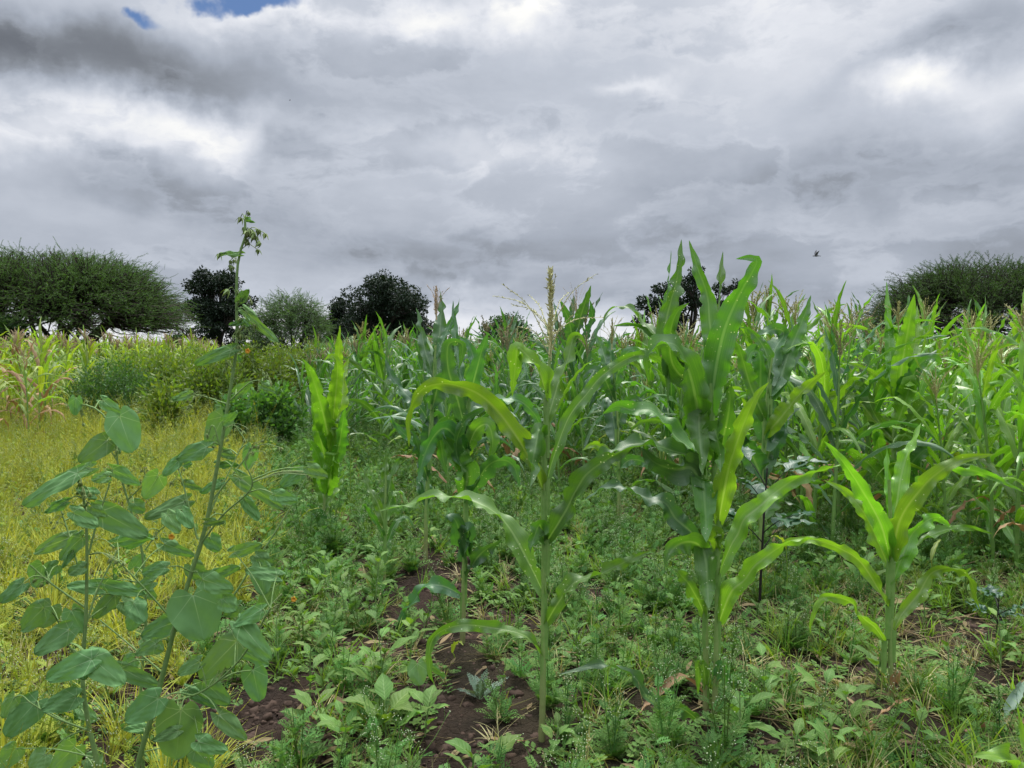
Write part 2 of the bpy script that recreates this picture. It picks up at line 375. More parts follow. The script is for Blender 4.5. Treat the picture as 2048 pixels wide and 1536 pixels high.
M['darkstem'] = plain_mat('dark_stem', (.018, .014, .016), (.03, .022, .02), 40, .5)
M['darkleaf'] = leaf_mat('dark_lobed_leaf', (.03, .085, .045), (.05, .12, .06), rib=(.08, .13, .08), trans=.2, rough=.45, kind='pinnate')
M['bird'] = plain_mat('bird_feather', (.10, .10, .11), (.16, .16, .16), 12, .7)

# soil
def soil_mat():
    m = bpy.data.materials.new('soil'); m.use_nodes = True; t = NT(m.node_tree); t.n.clear()
    g = t.new('ShaderNodeNewGeometry'); P = g.outputs['Position']
    a = t.noise(P, 3.0, 6, .6).outputs[0]; b = t.noise(P, 45, 6, .7).outputs[0]; c_ = t.noise(P, .25, 3).outputs[0]
    c = t.mix(t.rng(a, .3, .7), (.026, .017, .013), (.060, .038, .028)); c = t.mix(t.rng(b, .45, .75, 0, .5), c, (.095, .065, .048))
    c = t.mix(t.rng(c_, .4, .65, 0, .5), c, (.045, .05, .018))
    vo = t.new('ShaderNodeTexVoronoi', feature='DISTANCE_TO_EDGE'); t.l.new(P, vo.inputs['Vector']); vo.inputs['Scale'].default_value = 22
    h = t.math('ADD', t.math('MULTIPLY', b, .6), t.math('ADD', t.math('MULTIPLY', t.noise(P, 180, 4, .7).outputs[0], .25), t.rng(vo.outputs['Distance'], 0, .12, 0, .35)))
    p = t.new('ShaderNodeBsdfPrincipled'); t.put(p.inputs['Base Color'], c); p.inputs['Roughness'].default_value = .95; p.inputs['Specular IOR Level'].default_value = .15
    bp = t.new('ShaderNodeBump'); bp.inputs['Strength'].default_value = 1; bp.inputs['Distance'].default_value = .03; t.l.new(h, bp.inputs['Height']); t.l.new(bp.outputs[0], p.inputs['Normal'])
    out = t.new('ShaderNodeOutputMaterial'); t.l.new(p.outputs[0], out.inputs[0]); return m
M['soil'] = soil_mat()

# ------------------------------------------------------------------ ground (one sheet to the horizon)
def gz(x, y):
    x = np.asarray(x, float); y = np.asarray(y, float)
    f = np.clip(1-(np.hypot(x, y)-12)/20, 0, 1)
    return (fbm(x*.5, y*.5, 1, 2)*.08 + fbm(x*3.1, y*3.1, 2, 4)*.035)*f
geo = lambda a, b, n: np.geomspace(a, b, n)
xs = np.r_[-geo(900, 5.2, 50), np.arange(-5, 6.5, .045), geo(6.6, 900, 50)]
ys = np.r_[-geo(300, 1.0, 12), np.arange(0, 1.8, .3), np.arange(1.8, 7.5, .045), geo(7.6, 1500, 60)]
X, Y = np.meshgrid(xs, ys); Z = gz(X, Y) + fbm(X*9, Y*9, 5, 3)*.034*np.clip(1-np.hypot(X, Y)/9, 0, 1)
mb = MB(); mb.add(np.stack([X, Y, Z], -1), grid_quads(len(ys), len(xs)), np.stack([X*0, Y*0, Z*0], -1))
tag(mb.build('ground', M['soil']), kind='structure')

# ------------------------------------------------------------------ maize
def wprof(s): return (.30+.70*np.clip(s/.26, 0, 1)**.75)*np.clip(1-s**2.4, 0, 1)**.85
def tassel_mb(mb, base, h=.28, nb=10, spread=.55, lean=(0, 0), seed=0, thick=1.0, lod=0, bthick=None):
    r = np.random.default_rng(seed)
    def branch(P, rad, thick=thick):
        tube(mb, P, np.linspace(rad, rad*.45, len(P)), 4 if lod else 5, r.uniform())
        if lod > 1: return
        n = int(len(P)*(3 if lod else 5)*max(1, thick**1.5)); i = r.uniform(.15, 1, n)*(len(P)-1); j = np.minimum(i.astype(int), len(P)-2); pp = P[j]+(P[j+1]-P[j])*(i-j)[:, None]
        T = nrm(nrm(P[j+1]-P[j])*1.3 + r.normal(0, .55, (n, 3)))
        k = .0065*thick; V = np.array([[0, 0, 0], [.3*k, .5*k*2, .1*k], [0, 2.2*k, 0], [-.3*k, .5*k*2, .1*k]])
        scatter(mb, (V, np.array([[0, 1, 2, 3]]), np.full((4, 3), .5), np.zeros(1, np.int32)), frames(T, r.uniform(0, 6.28, n)), pp, r.uniform(0, 1, n))
    b = np.asarray(base, float); top = b + [lean[0], lean[1], h]
    n = 4 if lod > 1 else 9
    branch(curve([b, (b+top)/2+r.normal(0, .006, 3), top], n*2), .0035*thick)
    for i in range(nb):
        z0 = b + (top-b)*r.uniform(.02, .38); a = i*2.4+r.normal(0, .3); l = h*r.uniform(.55, .95); sp = spread*r.uniform(.6, 1.4)
        d = np.array([math.cos(a), math.sin(a), 0]); e = z0 + d*l*math.sin(sp) + [0, 0, l*math.cos(sp)]
        mid = (z0+e)/2 + [0, 0, l*.12] - d*.01
        branch(curve([z0, mid, e], n), .0022*(bthick or thick), bthick or thick)
def maize_plant(seed, h=1.9, nl=11, tassel=True, lod=0, droop=1.0, lenk=1.0, tth=1.0):
    """returns stalk MB, list of leaf MBs, tassel MB"""
    r = np.random.default_rng(seed); hs = h*.80
    n = 5 if lod > 1 else 26; zz = np.linspace(0, hs, n)
    lean = r.normal(0, .03, 2)*h; P = np.stack([lean[0]*(zz/hs)**2+.004*np.sin(zz*9+seed), lean[1]*(zz/hs)**2, zz], 1)
    Rr = np.interp(zz/hs, [0, .5, 1], [.0125, .010, .005])*(1+.12*(np.sin(zz*2*np.pi/.16) > .9))
    st = MB(); tube(st, P, Rr, 4 if lod > 1 else 8, r.uniform()); leaves = []
    a0 = r.uniform(0, 6.28)
    for i in range(nl):
        u = (i+.3)/nl; z = hs*(.10+.90*u**.92); az_ = a0 + i*math.pi + r.normal(0, .3)
        b = np.array([np.interp(z, zz, P[:, 0]), np.interp(z, zz, P[:, 1]), z])
        Lf = lenk*h*(.30+.22*math.sin(math.pi*min(1, u*1.15)))*r.uniform(.85, 1.15); Wd = (.022+.024*math.sin(math.pi*min(1, .15+u*.8)))*r.uniform(.75, 1.05)*h/1.9
        st0 = np.interp(u, [0, .4, .8, 1], [.75, .5, .32, .16])*r.uniform(.8, 1.25)
        bend = np.interp(u, [0, .4, .8, 1], [1.9, 1.9, 1.1, .25])*r.uniform(.55, 1.25)*droop
        ns = 9 if lod > 1 else (18 if lod else 26); s = np.linspace(0, 1, ns)
        kink = .5*r.uniform(0, 1)*np.clip((s-r.uniform(.4, .8))*12, 0, 1)*(r.random() < .4)*(u < .85)
        th = st0 + bend*s**1.7 + kink; dl = Lf/(ns-1)
        azs = az_ + r.normal(0, .35)*s
        d = np.stack([np.sin(th)*np.cos(azs), np.sin(th)*np.sin(azs), np.cos(th)], 1)*dl
        Q = b + np.vstack([[0, 0, 0], np.cumsum(d[:-1], 0)])
        S = np.stack([-np.sin(azs), np.cos(azs), s*0], 1); T = nrm(np.gradient(Q, axis=0))
        S = rotv(S, T, r.normal(0, .9)*s**1.5 + r.normal(0, .25))
        m = MB(); ribbon(m, Q, Wd*wprof(s), S, 3 if lod > 1 else (5 if lod else 7), fold=.42*(1-u*.2), amp=(0 if lod > 1 else .012*r.uniform(.5, 1.5)), freq=Lf*6, seed=seed*50+i, clasp=1.5, rag=(4 if lod == 0 else 0))
        if lod < 2:   # sheath round the stalk below the blade
            k = 5; zs = np.linspace(max(.02, z-.14), z+.004, k); Ps = np.stack([np.interp(zs, zz, P[:, 0]), np.interp(zs, zz, P[:, 1]), zs], 1)
            tube(m, Ps, np.interp(zs, zz, Rr)*np.linspace(1.08, 1.35, k), 8, .45, 1)
        leaves.append(m)
    tm = None
    if tassel:
        tm = MB(); tassel_mb(tm, P[-1]-[0, 0, .02], h*.17, r.integers(7, 13), r.uniform(.35, .75), seed=seed, lod=lod, thick=tth*(1+.5*lod))
    return st, leaves, tm

def hero_leaf(root, pts, Y0, w, mat, slope=None, phi=None, tw=None, fold=.35, seed=0, name='leaf', amp=None, n=64, back=False, cum=0):
    """pts: points of the midrib from the stalk outwards as the photo shows them; the leaf also runs
    towards or away from the viewer by slope metres per metre"""
    r = np.random.default_rng(seed); pts = np.asarray(pts, float)
    k = r.uniform(.25, .7)*r.choice([-1, 1]) if slope is None else slope
    W3 = [at(pts[0][0], pts[0][1], Y0)]
    for i in range(1, len(pts)):
        dpx = math.hypot(*(pts[i]-pts[0]))/F*Y0
        if cum: dpx = sum(math.hypot(*(pts[j]-pts[j-1])) for j in range(1, i+1))/F*Y0*.75
        W3.append(at(pts[i][0], pts[i][1], Y0 + k*dpx))
    P = curve(W3, n); s = np.linspace(0, 1, n); T = nrm(np.gradient(P, axis=0))
    vw = nrm(np.array([0, 0, CAM_H]) - P); S = nrm(np.cross(T, vw))
    p0 = r.uniform(-.5, .5) if phi is None else phi; t1 = r.uniform(.5, 1.05) if tw is None else tw*1.3
    a = p0 + t1*np.sin(2*np.pi*r.uniform(.5, 1.0)*s + r.uniform(0, 6.28)); a = np.clip(a, -1.15, 1.15)
    hw = w*.44/F*Y0/np.maximum(np.cos(a).mean(), .62)
    S = rotv(S, T, a)
    L = np.linalg.norm(np.diff(P, axis=0), axis=1).sum()
    m = MB(); ribbon(m, P, hw*wprof(s), S, 9, fold=fold, amp=min(.017, hw*.5) if amp is None else amp, freq=max(2, L*6.0), seed=seed+999, clasp=2.5, rag=6)
    P0 = P[0]
    if not back:   # sheath
        q = np.array([P0 - [0, 0, .13], P0 - [0, 0, .06], P0 + [0, 0, .008]]); tube(m, q, np.array([.0105, .0115, .0125])*min(1, Y0/2.9), 8, .45, 1)
    o = m.build(name, [mat, M['sheath']], root)
    o.location = tuple(-np.array(root.location)); return o
def hero_maize(name, label, base, top_pts, Y0, leaves, mat, tassel=None, r0=.0125, r1=.006, group=None, tmat=None, seed=0):
    b = at(base[0], base[1], Y0); root = thing(name, label, 'maize plant', tuple(b), 0, group)
    P = curve([b] + [at(x, y, Y0) for x, y in top_pts], 60); s = np.linspace(0, 1, 60)
    L = np.linalg.norm(np.diff(P, axis=0), axis=1).sum(); zz = s*L
    Rr = (r0+(r1-r0)*s)*(1+.14*np.exp(-((zz/.15) % 1-.5)**2/.004))
    P = np.vstack([[b-[0, 0, .1]], P]); Rr = np.r_[Rr[0]*1.1, Rr]
    m = MB(); tube(m, P, Rr, 12); o = m.build('stalk', M['stalk'], root); o.location = tuple(-b)
    for i, lf in enumerate(leaves):
        pts, w_ = lf[0], lf[1]; kw = dict(lf[2]) if len(lf) > 2 else {}
        mm = M[kw.pop('mat')] if 'mat' in kw else mat
        hero_leaf(root, pts, Y0, w_, mm, seed=seed*100+i, **kw)
    if tassel:
        tb, h, nb, sp = tassel[:4]; q = at(tb[0], tb[1], Y0); m = MB(); tassel_mb(m, q, h, nb, sp, seed=seed, thick=tassel[4] if len(tassel) > 4 else 1.5, bthick=.85)
        o = m.build('tassel', tmat or M['tassel'], root); o.location = tuple(-b)
    return root
# ------------------------------------------------------------------ front maize plants, leaf by leaf
hero_maize('maize_plant', 'tall green maize plant in the centre foreground with one long pale tassel spike', (1083, 1502),
    [(1087, 1300), (1088, 1100), (1089, 950), (1091, 860), (1094, 780), (1100, 715)], 2.78, [
    ([(1086, 1315), (1050, 1272), (985, 1256), (925, 1250), (880, 1264), (860, 1292), (860, 1340), (876, 1388)], 24, {'slope': -.2, 'phi': .7}),
    ([(1089, 1190), (1060, 1130), (1020, 1058), (983, 1020), (930, 998), (870, 993), (820, 1008), (757, 1022)], 34, {'slope': .25, 'phi': .6}),
    ([(1091, 1248), (1118, 1203), (1150, 1165), (1203, 1147), (1250, 1124), (1303, 1100)], 32, {'slope': -.25}),
    ([(1088, 985), (1056, 912), (1005, 834), (960, 790), (912, 771), (878, 768), (844, 779), (823, 810), (817, 844), (818, 895)], 42, {'slope': -.3, 'mat': 'maize_lime', 'phi': .1, 'tw': .5}),
    ([(1093, 800), (1078, 742), (1046, 702), (1035, 697), (1031, 728), (1024, 795)], 34, {'slope': -.5, 'mat': 'maize_lime'}),
    ([(1094, 845), (1113, 780), (1134, 722), (1147, 676), (1160, 672), (1172, 690)], 38, {'slope': .4}),
    ([(1094, 960), (1110, 906), (1138, 834), (1175, 786), (1204, 752), (1253, 718), (1294, 709), (1321, 721), (1335, 745), (1336, 815)], 32, {'slope': .3}),
    ([(1094, 1082), (1127, 1030), (1154, 978), (1176, 946), (1217, 917), (1260, 895), (1300, 888)], 44, {'slope': -.2, 'phi': .1, 'tw': .6}),
    ([(1089, 880), (1079, 860), (1072, 890), (1063, 935), (1060, 975)], 40, {'slope': -.9, 'phi': 0, 'cum': 1}),
    ([(1089, 1085), (1080, 1050), (1068, 1075), (1060, 1110)], 34, {'slope': -.9, 'cum': 1}),
    ], M['maize'], ((1100, 722), .325, 11, .95, 1.9), tmat=M['tassel_pale'], seed=1)
hero_maize('maize_plant', 'left one of the twin maize plants, with spear leaves against the sky', (1412, 1445),
    [(1411, 1250), (1409, 1090), (1407, 950), (1403, 820), (1388, 730), (1372, 690)], 3.02, [
    ([(1385, 760), (1338, 700), (1330, 660), (1341, 605), (1355, 554), (1363, 478)], 44, {'phi': .2, 'tw': .3, 'slope': .3}),
    ([(1375, 740), (1330, 690), (1329, 640), (1334, 590), (1342, 500)], 18, {'slope': .6}),
    ([(1395, 780), (1352, 740), (1340, 700), (1343, 655), (1356, 622), (1378, 606)], 46, {'phi': 0, 'tw': .3, 'slope': -.5}),
    ([(1402, 860), (1389, 762), (1362, 735), (1328, 690), (1297, 660), (1263, 648), (1225, 652)], 30, {'slope': .4}),
    ([(1375, 730), (1340, 710), (1315, 672), (1283, 640), (1256, 615), (1229, 615), (1212, 632), (1207, 660)], 17, {'slope': .8, 'phi': .8}),
    ([(1404, 880), (1390, 790), (1375, 735), (1355, 694), (1331, 686), (1310, 695), (1294, 718), (1299, 765)], 50, {'slope': -.5, 'phi': .1}),
    ([(1405, 935), (1386, 902), (1355, 878), (1331, 851), (1304, 822), (1263, 820), (1235, 812), (1205, 828)], 44, {'slope': .3, 'phi': .5}),
    ([(1404, 950), (1387, 917), (1351, 904), (1306, 890), (1262, 890), (1217, 908), (1177, 939), (1150, 980)], 34, {'slope': -.3, 'phi': .5}),
    ([(1407, 985), (1385, 938), (1350, 938), (1310, 925), (1282, 896)], 56, {'slope': -.4, 'mat': 'maize_deep', 'phi': .2}),
    ([(1408, 1100), (1382, 1064), (1351, 1037), (1329, 1006), (1284, 993), (1240, 973), (1204, 979), (1168, 1000)], 36, {'slope': .3, 'mat': 'maize_deep', 'phi': .5}),
    ([(1409, 1115), (1395, 1088), (1366, 1085), (1340, 1106), (1328, 1145)], 46, {'slope': -.6, 'phi': .2}),
    ([(1410, 1232), (1395, 1198), (1373, 1162), (1340, 1133)], 32, {'slope': -.4}),
    ([(1409, 985), (1407, 962), (1408, 985), (1411, 1035), (1413, 1085)], 56, {'slope': -1.0, 'phi': 0, 'tw': .25, 'cum': 1}),
    ([(1410, 1110), (1406, 1096), (1412, 1125), (1415, 1170), (1418, 1218)], 54, {'slope': -1.0, 'phi': 0, 'tw': .2, 'cum': 1}),
    ([(1405, 880), (1400, 830), (1398, 850), (1402, 905), (1405, 950)], 50, {'slope': -.9, 'phi': 0, 'cum': 1}),
    ([(1413, 1380), (1404, 1320), (1398, 1330), (1396, 1390)], 22, {'slope': -.5}),
    ], M['maize'], seed=2)
hero_maize('maize_plant', 'right one of the twin maize plants, with a broad curled top leaf', (1428, 1460),
    [(1433, 1300), (1435, 1150), (1434, 1020), (1428, 900), (1422, 800), (1418, 740)], 2.98, [
    ([(1424, 830), (1424, 800), (1434, 725), (1449, 660), (1468, 612), (1488, 572), (1502, 550), (1514, 523), (1505, 516), (1471, 518)], 66, {'slope': -.1, 'phi': .1, 'tw': .25, 'fold': .25}),
    ([(1421, 780), (1424, 690), (1419, 640), (1414, 588), (1396, 537), (1378, 480)], 46, {'slope': .3, 'phi': 0, 'tw': .25}),
    ([(1421, 770), (1430, 690), (1436, 620), (1440, 560), (1446, 502)], 26, {'slope': .5}),
    ([(1437, 1045), (1447, 990), (1457, 940), (1470, 896), (1489, 844), (1512, 793), (1538, 764)], 50, {'slope': -.5, 'mat': 'maize_lime', 'phi': 0, 'tw': .3}),
    ([(1436, 1150), (1462, 1091), (1476, 1068), (1489, 1038), (1516, 1016), (1552, 984), (1596, 955), (1650, 938), (1700, 922)], 36, {'slope': .2, 'mat': 'maize_lime', 'phi': .4}),
    ([(1437, 1245), (1462, 1185), (1489, 1160), (1507, 1135), (1534, 1112), (1560, 1094), (1596, 1077), (1652, 1082)], 36, {'slope': -.2, 'mat': 'maize_lime', 'phi': .4}),
    ([(1430, 930), (1450, 860), (1460, 800), (1455, 770), (1448, 790)], 44, {'slope': -.4, 'phi': 0}),
    ([(1429, 920), (1425, 870), (1430, 860), (1440, 905), (1441, 945)], 44, {'slope': -.9, 'phi': 0, 'cum': 1}),
    ([(1434, 1100), (1432, 1065), (1440, 1070), (1444, 1098)], 26, {'slope': -.8, 'mat': 'maize_lime'}),
    ([(1431, 1370), (1440, 1330), (1450, 1350), (1452, 1395)], 22, {'slope': -.5, 'mat': 'maize_deep'}),
    ([(1432, 1480), (1370, 1420), (1302, 1399), (1270, 1356), (1230, 1335), (1195, 1330), (1150, 1341), (1115, 1349)], 24, {'slope': -.25, 'mat': 'maize_deep', 'back': True}),
    ], M['maize'], r0=.013, seed=3)
hero_maize('maize_plant', 'short light yellow-green maize plant standing alone at right front with bare lower stalk', (1783, 1428),
    [(1781, 1300), (1782, 1200), (1781, 1100), (1780, 1010), (1778, 960)], 3.08, [
    ([(1769, 1283), (1751, 1256), (1726, 1235), (1705, 1206), (1672, 1194), (1643, 1198), (1627, 1227), (1620, 1268)], 22, {'slope': -.2}),
    ([(1787, 1262), (1805, 1227), (1838, 1186), (1863, 1146), (1900, 1136), (1929, 1144), (1945, 1173), (1962, 1226)], 27, {'slope': .2}),
    ([(1777, 1215), (1726, 1130), (1684, 1099), (1640, 1083), (1600, 1080), (1573, 1086), (1546, 1110)], 26, {'slope': -.2, 'phi': .3}),
    ([(1784, 1172), (1797, 1132), (1815, 1086), (1834, 1057), (1871, 1035), (1905, 1058)], 42, {'slope': .35}),
    ([(1785, 1130), (1829, 1094), (1863, 1070), (1908, 1057), (1949, 1057), (1985, 1068)], 22, {'slope': .7}),
    ([(1780, 1120), (1762, 1050), (1726, 983), (1693, 933), (1668, 902), (1648, 882)], 42, {'slope': -.5, 'phi': .1, 'tw': .3}),
    ([(1778, 1135), (1743, 1053), (1718, 1012), (1685, 979), (1648, 960)], 28, {'slope': .4}),
    ([(1783, 1120), (1800, 1040), (1838, 983), (1873, 948), (1920, 921), (1990, 908)], 46, {'slope': -.4, 'phi': .2, 'tw': .3}),
    ([(1782, 1095), (1792, 1016), (1805, 941), (1825, 885), (1843, 845)], 38, {'slope': .3, 'phi': .1}),
    ([(1780, 1080), (1777, 983), (1774, 890)], 18, {}),
    ([(1784, 1105), (1800, 1010), (1840, 962), (1892, 938), (1962, 945), (2050, 985)], 30, {'slope': .8, 'phi': .4}),
    ([(1782, 1400), (1786, 1360), (1797, 1345), (1793, 1385)], 10, {'mat': 'dry'}),
    ], M['maize_lime'], r0=.0105, seed=4)
hero_maize('maize_plant', 'bright green maize plant with bundled upright leaves standing by the left edge of the field', (645, 1072),
    [(650, 1000), (656, 900), (664, 800), (676, 730)], 5.95, [
    ([(660, 900), (652, 850), (637, 793), (621, 745), (604, 716)], 42, {'phi': 0, 'tw': .2}),
    ([(666, 840), (674, 760), (674, 725), (664, 712), (648, 722)], 34, {'phi': 0, 'tw': .3}),
    ([(664, 820), (668, 770), (676, 730), (680, 650)], 22, {}),
    ([(668, 840), (684, 800), (688, 745), (698, 714)], 24, {}),
    ([(655, 935), (644, 890), (634, 845), (624, 800)], 36, {'phi': 0, 'tw': .2}),
    ([(660, 930), (676, 900), (684, 855), (691, 815)], 34, {'phi': .2, 'mat': 'maize'}),
    ([(652, 985), (640, 925), (625, 892), (606, 876)], 30, {'phi': 0}),
    ([(656, 930), (664, 880), (670, 850), (672, 900)], 32, {'phi': 0}),
    ([(651, 990), (664, 940), (668, 910), (664, 960)], 34, {'phi': 0}),
    ([(650, 1010), (640, 960), (630, 935), (628, 975)], 40, {'phi': 0, 'mat': 'maize'}),
    ([(648, 1060), (636, 1029), (622, 1010), (612, 1012)], 30, {'phi': 0, 'mat': 'maize_deep'}),
    ([(647, 1040), (664, 1000), (676, 965), (690, 940)], 18, {}),
    ], M['maize_lime'], seed=5, r0=.017)
hero_maize('maize_plant', 'blue-green maize plant behind and left of the centre plant, square folded top leaf', (925, 1292),
    [(928, 1150), (931, 1000), (935, 880), (938, 790), (938, 745)], 3.85, [
    ([(924, 1190), (886, 1172), (850, 1174), (828, 1203), (806, 1230), (796, 1276)], 30, {'phi': .5}),
    ([(930, 1122), (922, 1073), (910, 1040), (895, 1033), (893, 1045)], 38, {'phi': 0, 'slope': -.4}),
    ([(930, 1158), (953, 1118), (975, 1096), (1004, 1080)], 32, {'slope': -.4}),
    ([(932, 1005), (957, 957), (980, 928), (1007, 920), (1029, 935), (1039, 974)], 40, {'phi': .4}),
    ([(931, 985), (934, 948), (924, 935), (906, 904), (884, 868)], 60, {'phi': 0, 'mat': 'maize'}),
    ([(936, 850), (970, 812), (1030, 800), (1070, 830), (1090, 880)], 26, {'slope': .6}),
    ([(932, 960), (912, 900), (925, 850), (952, 825), (985, 812)], 24, {'phi': .3}),
    ([(934, 870), (915, 800), (896, 735), (898, 688), (925, 690), (918, 740)], 40, {'phi': 0, 'tw': .2, 'slope': -.3}),
    ([(937, 800), (948, 760), (962, 708), (976, 665)], 38, {'phi': .1, 'tw': .3}),
    ([(937, 790), (918, 740), (912, 680), (906, 600)], 20, {}),
    ([(937, 790), (948, 730), (938, 690), (917, 672)], 30, {'phi': 0}),
    ([(935, 905), (895, 858), (868, 872), (846, 918), (838, 966)], 44, {'phi': .2}),
    ([(934, 900), (952, 860), (975, 850), (985, 880), (980, 925)], 36, {'mat': 'maize'}),
    ([(933, 870), (945, 800), (955, 760), (965, 745)], 44, {'phi': 0}),
    ([(935, 880), (900, 850), (880, 860), (884, 905), (893, 950)], 36, {'phi': 0, 'mat': 'maize'}),
    ([(929, 1110), (934, 1060), (940, 1075), (940, 1110)], 30, {'phi': 0, 'slope': -.7}),
    ], M['maize_deep'], seed=6, r0=.014)
hero_maize('maize_plant', 'dense maize plant right of the twin stalks, with a sword leaf pointing up right', (1522, 1150),
    [(1523, 1000), (1527, 870), (1536, 770), (1545, 715)], 5.0, [
    ([(1542, 800), (1560, 760), (1577, 708), (1594, 667), (1611, 625), (1622, 590)], 44, {'phi': .1, 'tw': .25}),
    ([(1540, 770), (1548, 705), (1568, 668), (1552, 658), (1524, 670), (1508, 702)], 34, {'mat': 'maize_deep'}),
    ([(1527, 880), (1521, 780), (1520, 712), (1506, 702), (1496, 720), (1488, 748)], 60, {'phi': .1, 'tw': .3}),
    ([(1536, 790), (1558, 755), (1582, 715), (1600, 692), (1626, 688)], 38, {'mat': 'maize_deep', 'phi': .5}),
    ([(1530, 870), (1562, 835), (1594, 795), (1625, 762), (1652, 742)], 36, {'mat': 'maize_lime'}),
    ([(1526, 960), (1543, 889), (1574, 832), (1602, 815)], 36, {'mat': 'maize_deep'}),
    ([(1530, 840), (1500, 770), (1480, 700), (1462, 668)], 36, {}),
    ([(1528, 900), (1548, 840), (1552, 880), (1548, 930)], 52, {'mat': 'maize_deep', 'phi': 0}),
    ([(1525, 960), (1500, 900), (1490, 870), (1484, 905)], 44, {'phi': 0, 'mat': 'maize_deep'}),
    ([(1524, 1040), (1555, 985), (1600, 960), (1650, 965)], 32, {'phi': .4}),
    ([(1540, 760), (1530, 700), (1500, 660), (1480, 655)], 24, {}),
    ], M['maize'], seed=7, r0=.016)
hero_maize('maize_plant', 'tall maize plant at right, tight bundle of upright leaves before the flat-topped tree', (1786, 1090),
    [(1784, 950), (1788, 850), (1795, 770)], 5.6, [
    ([(1795, 800), (1782, 720), (1776, 640), (1773, 562)], 24, {'phi': 0, 'tw': .2, 'mat': 'maize_lime'}),
    ([(1795, 800), (1806, 720), (1818, 650), (1829, 588)], 44, {'phi': 0, 'tw': .2, 'mat': 'maize_lime'}),
    ([(1795, 800), (1800, 720), (1810, 650), (1818, 588)], 36, {'phi': .2, 'mat': 'maize'}),
    ([(1797, 800), (1812, 740), (1832, 680), (1834, 610)], 30, {'phi': 0}),
    ([(1793, 800), (1818, 769), (1841, 727), (1870, 716), (1885, 730)], 42, {'phi': .4, 'mat': 'maize'}),
    ([(1788, 900), (1810, 868), (1830, 828), (1857, 802), (1890, 803)], 42, {'phi': .4, 'mat': 'maize'}),
    ([(1790, 890), (1765, 855), (1743, 815), (1728, 778), (1694, 766), (1650, 762)], 30, {'mat': 'maize'}),
    ([(1788, 880), (1745, 836), (1717, 803), (1685, 789), (1646, 795), (1607, 812)], 28, {}),
    ([(1786, 990), (1808, 950), (1831, 917), (1857, 896), (1893, 897)], 40, {'phi': .4, 'mat': 'maize'}),
    ([(1786, 960), (1760, 900), (1755, 860), (1748, 890)], 36, {'phi': 0, 'mat': 'maize_lime'}),
    ([(1790, 860), (1815, 790), (1820, 760), (1830, 800)], 40, {'phi': 0}),
    ([(1785, 985), (1745, 935), (1700, 900), (1660, 905)], 30, {}),
    ], M['maize_lime'], ((1797, 660), .2, 9, .6), seed=8, r0=.017)
hero_maize('maize_plant', 'knee-high young maize plant between the left edge plant and the centre plants', (768, 1180),
    [(770, 1080), (771, 1000), (772, 950)], 4.65, [
    ([(770, 1060), (757, 1010), (738, 975), (720, 925)], 18, {}),
    ([(770, 1040), (785, 990), (800, 985), (812, 1010)], 22, {}),
    ([(771, 1020), (770, 960), (773, 892)], 18, {}),
    ([(771, 1010), (785, 950), (800, 915), (806, 925)], 18, {}),
    ([(770, 1080), (752, 1045), (730, 1010), (722, 1020)], 14, {}),
    ([(769, 1100), (790, 1050), (812, 1035), (830, 1060)], 16, {}),
    ], M['maize'], seed=9, r0=.010)
hero_maize('maize_plant', 'thin maize plant with a bare foot, left behind the folded-leaf plant', (851, 1132),
    [(853, 1000), (860, 860), (868, 740), (872, 690)], 5.15, [
    ([(868, 760), (850, 700), (840, 640), (832, 615)], 24, {}),
    ([(870, 740), (880, 660), (884, 600), (878, 575)], 28, {}),
    ([(870, 720), (895, 660), (912, 620), (920, 595)], 16, {}),
    ([(862, 850), (840, 815), (806, 783), (782, 752), (771, 712)], 26, {}),
    ([(860, 900), (830, 885), (800, 860), (780, 830)], 18, {}),
    ([(858, 900), (862, 850), (875, 830), (880, 870)], 44, {'phi': 0}),
    ([(856, 960), (840, 905), (828, 870), (818, 860)], 26, {}),
    ([(854, 1010), (845, 960), (840, 965), (848, 1010)], 26, {}),
    ([(864, 820), (880, 760), (900, 770), (905, 810)], 32, {}),
    ], M['maize_deep'], ((873, 640), .22, 9, .4), tmat=M['tassel_dry'], seed=10, r0=.015)
hero_maize('maize_plant', 'maize plant between centre plant and twin stalks with hole-eaten yellowing leaf', (1238, 1052),
    [(1238, 950), (1236, 850), (1228, 760), (1222, 720)], 6.2, [
    ([(1236, 930), (1215, 905), (1190, 890), (1165, 900)], 26, {'mat': 'maize_lime'}),
    ([(1234, 890), (1225, 830), (1212, 800), (1205, 830)], 34, {}),
    ([(1232, 860), (1250, 810), (1275, 800), (1290, 830)], 26, {}),
    ([(1228, 800), (1205, 750), (1180, 740), (1165, 765)], 26, {}),
    ([(1226, 780), (1245, 720), (1265, 700), (1290, 720)], 24, {}),
    ([(1225, 770), (1222, 700), (1228, 650)], 26, {}),
    ([(1224, 770), (1205, 700), (1190, 660)], 26, {}),
    ([(1237, 940), (1260, 920), (1290, 925), (1310, 950)], 24, {}),
    ], M['maize_deep'], ((1224, 700), .25, 8, .5), seed=11, r0=.016)
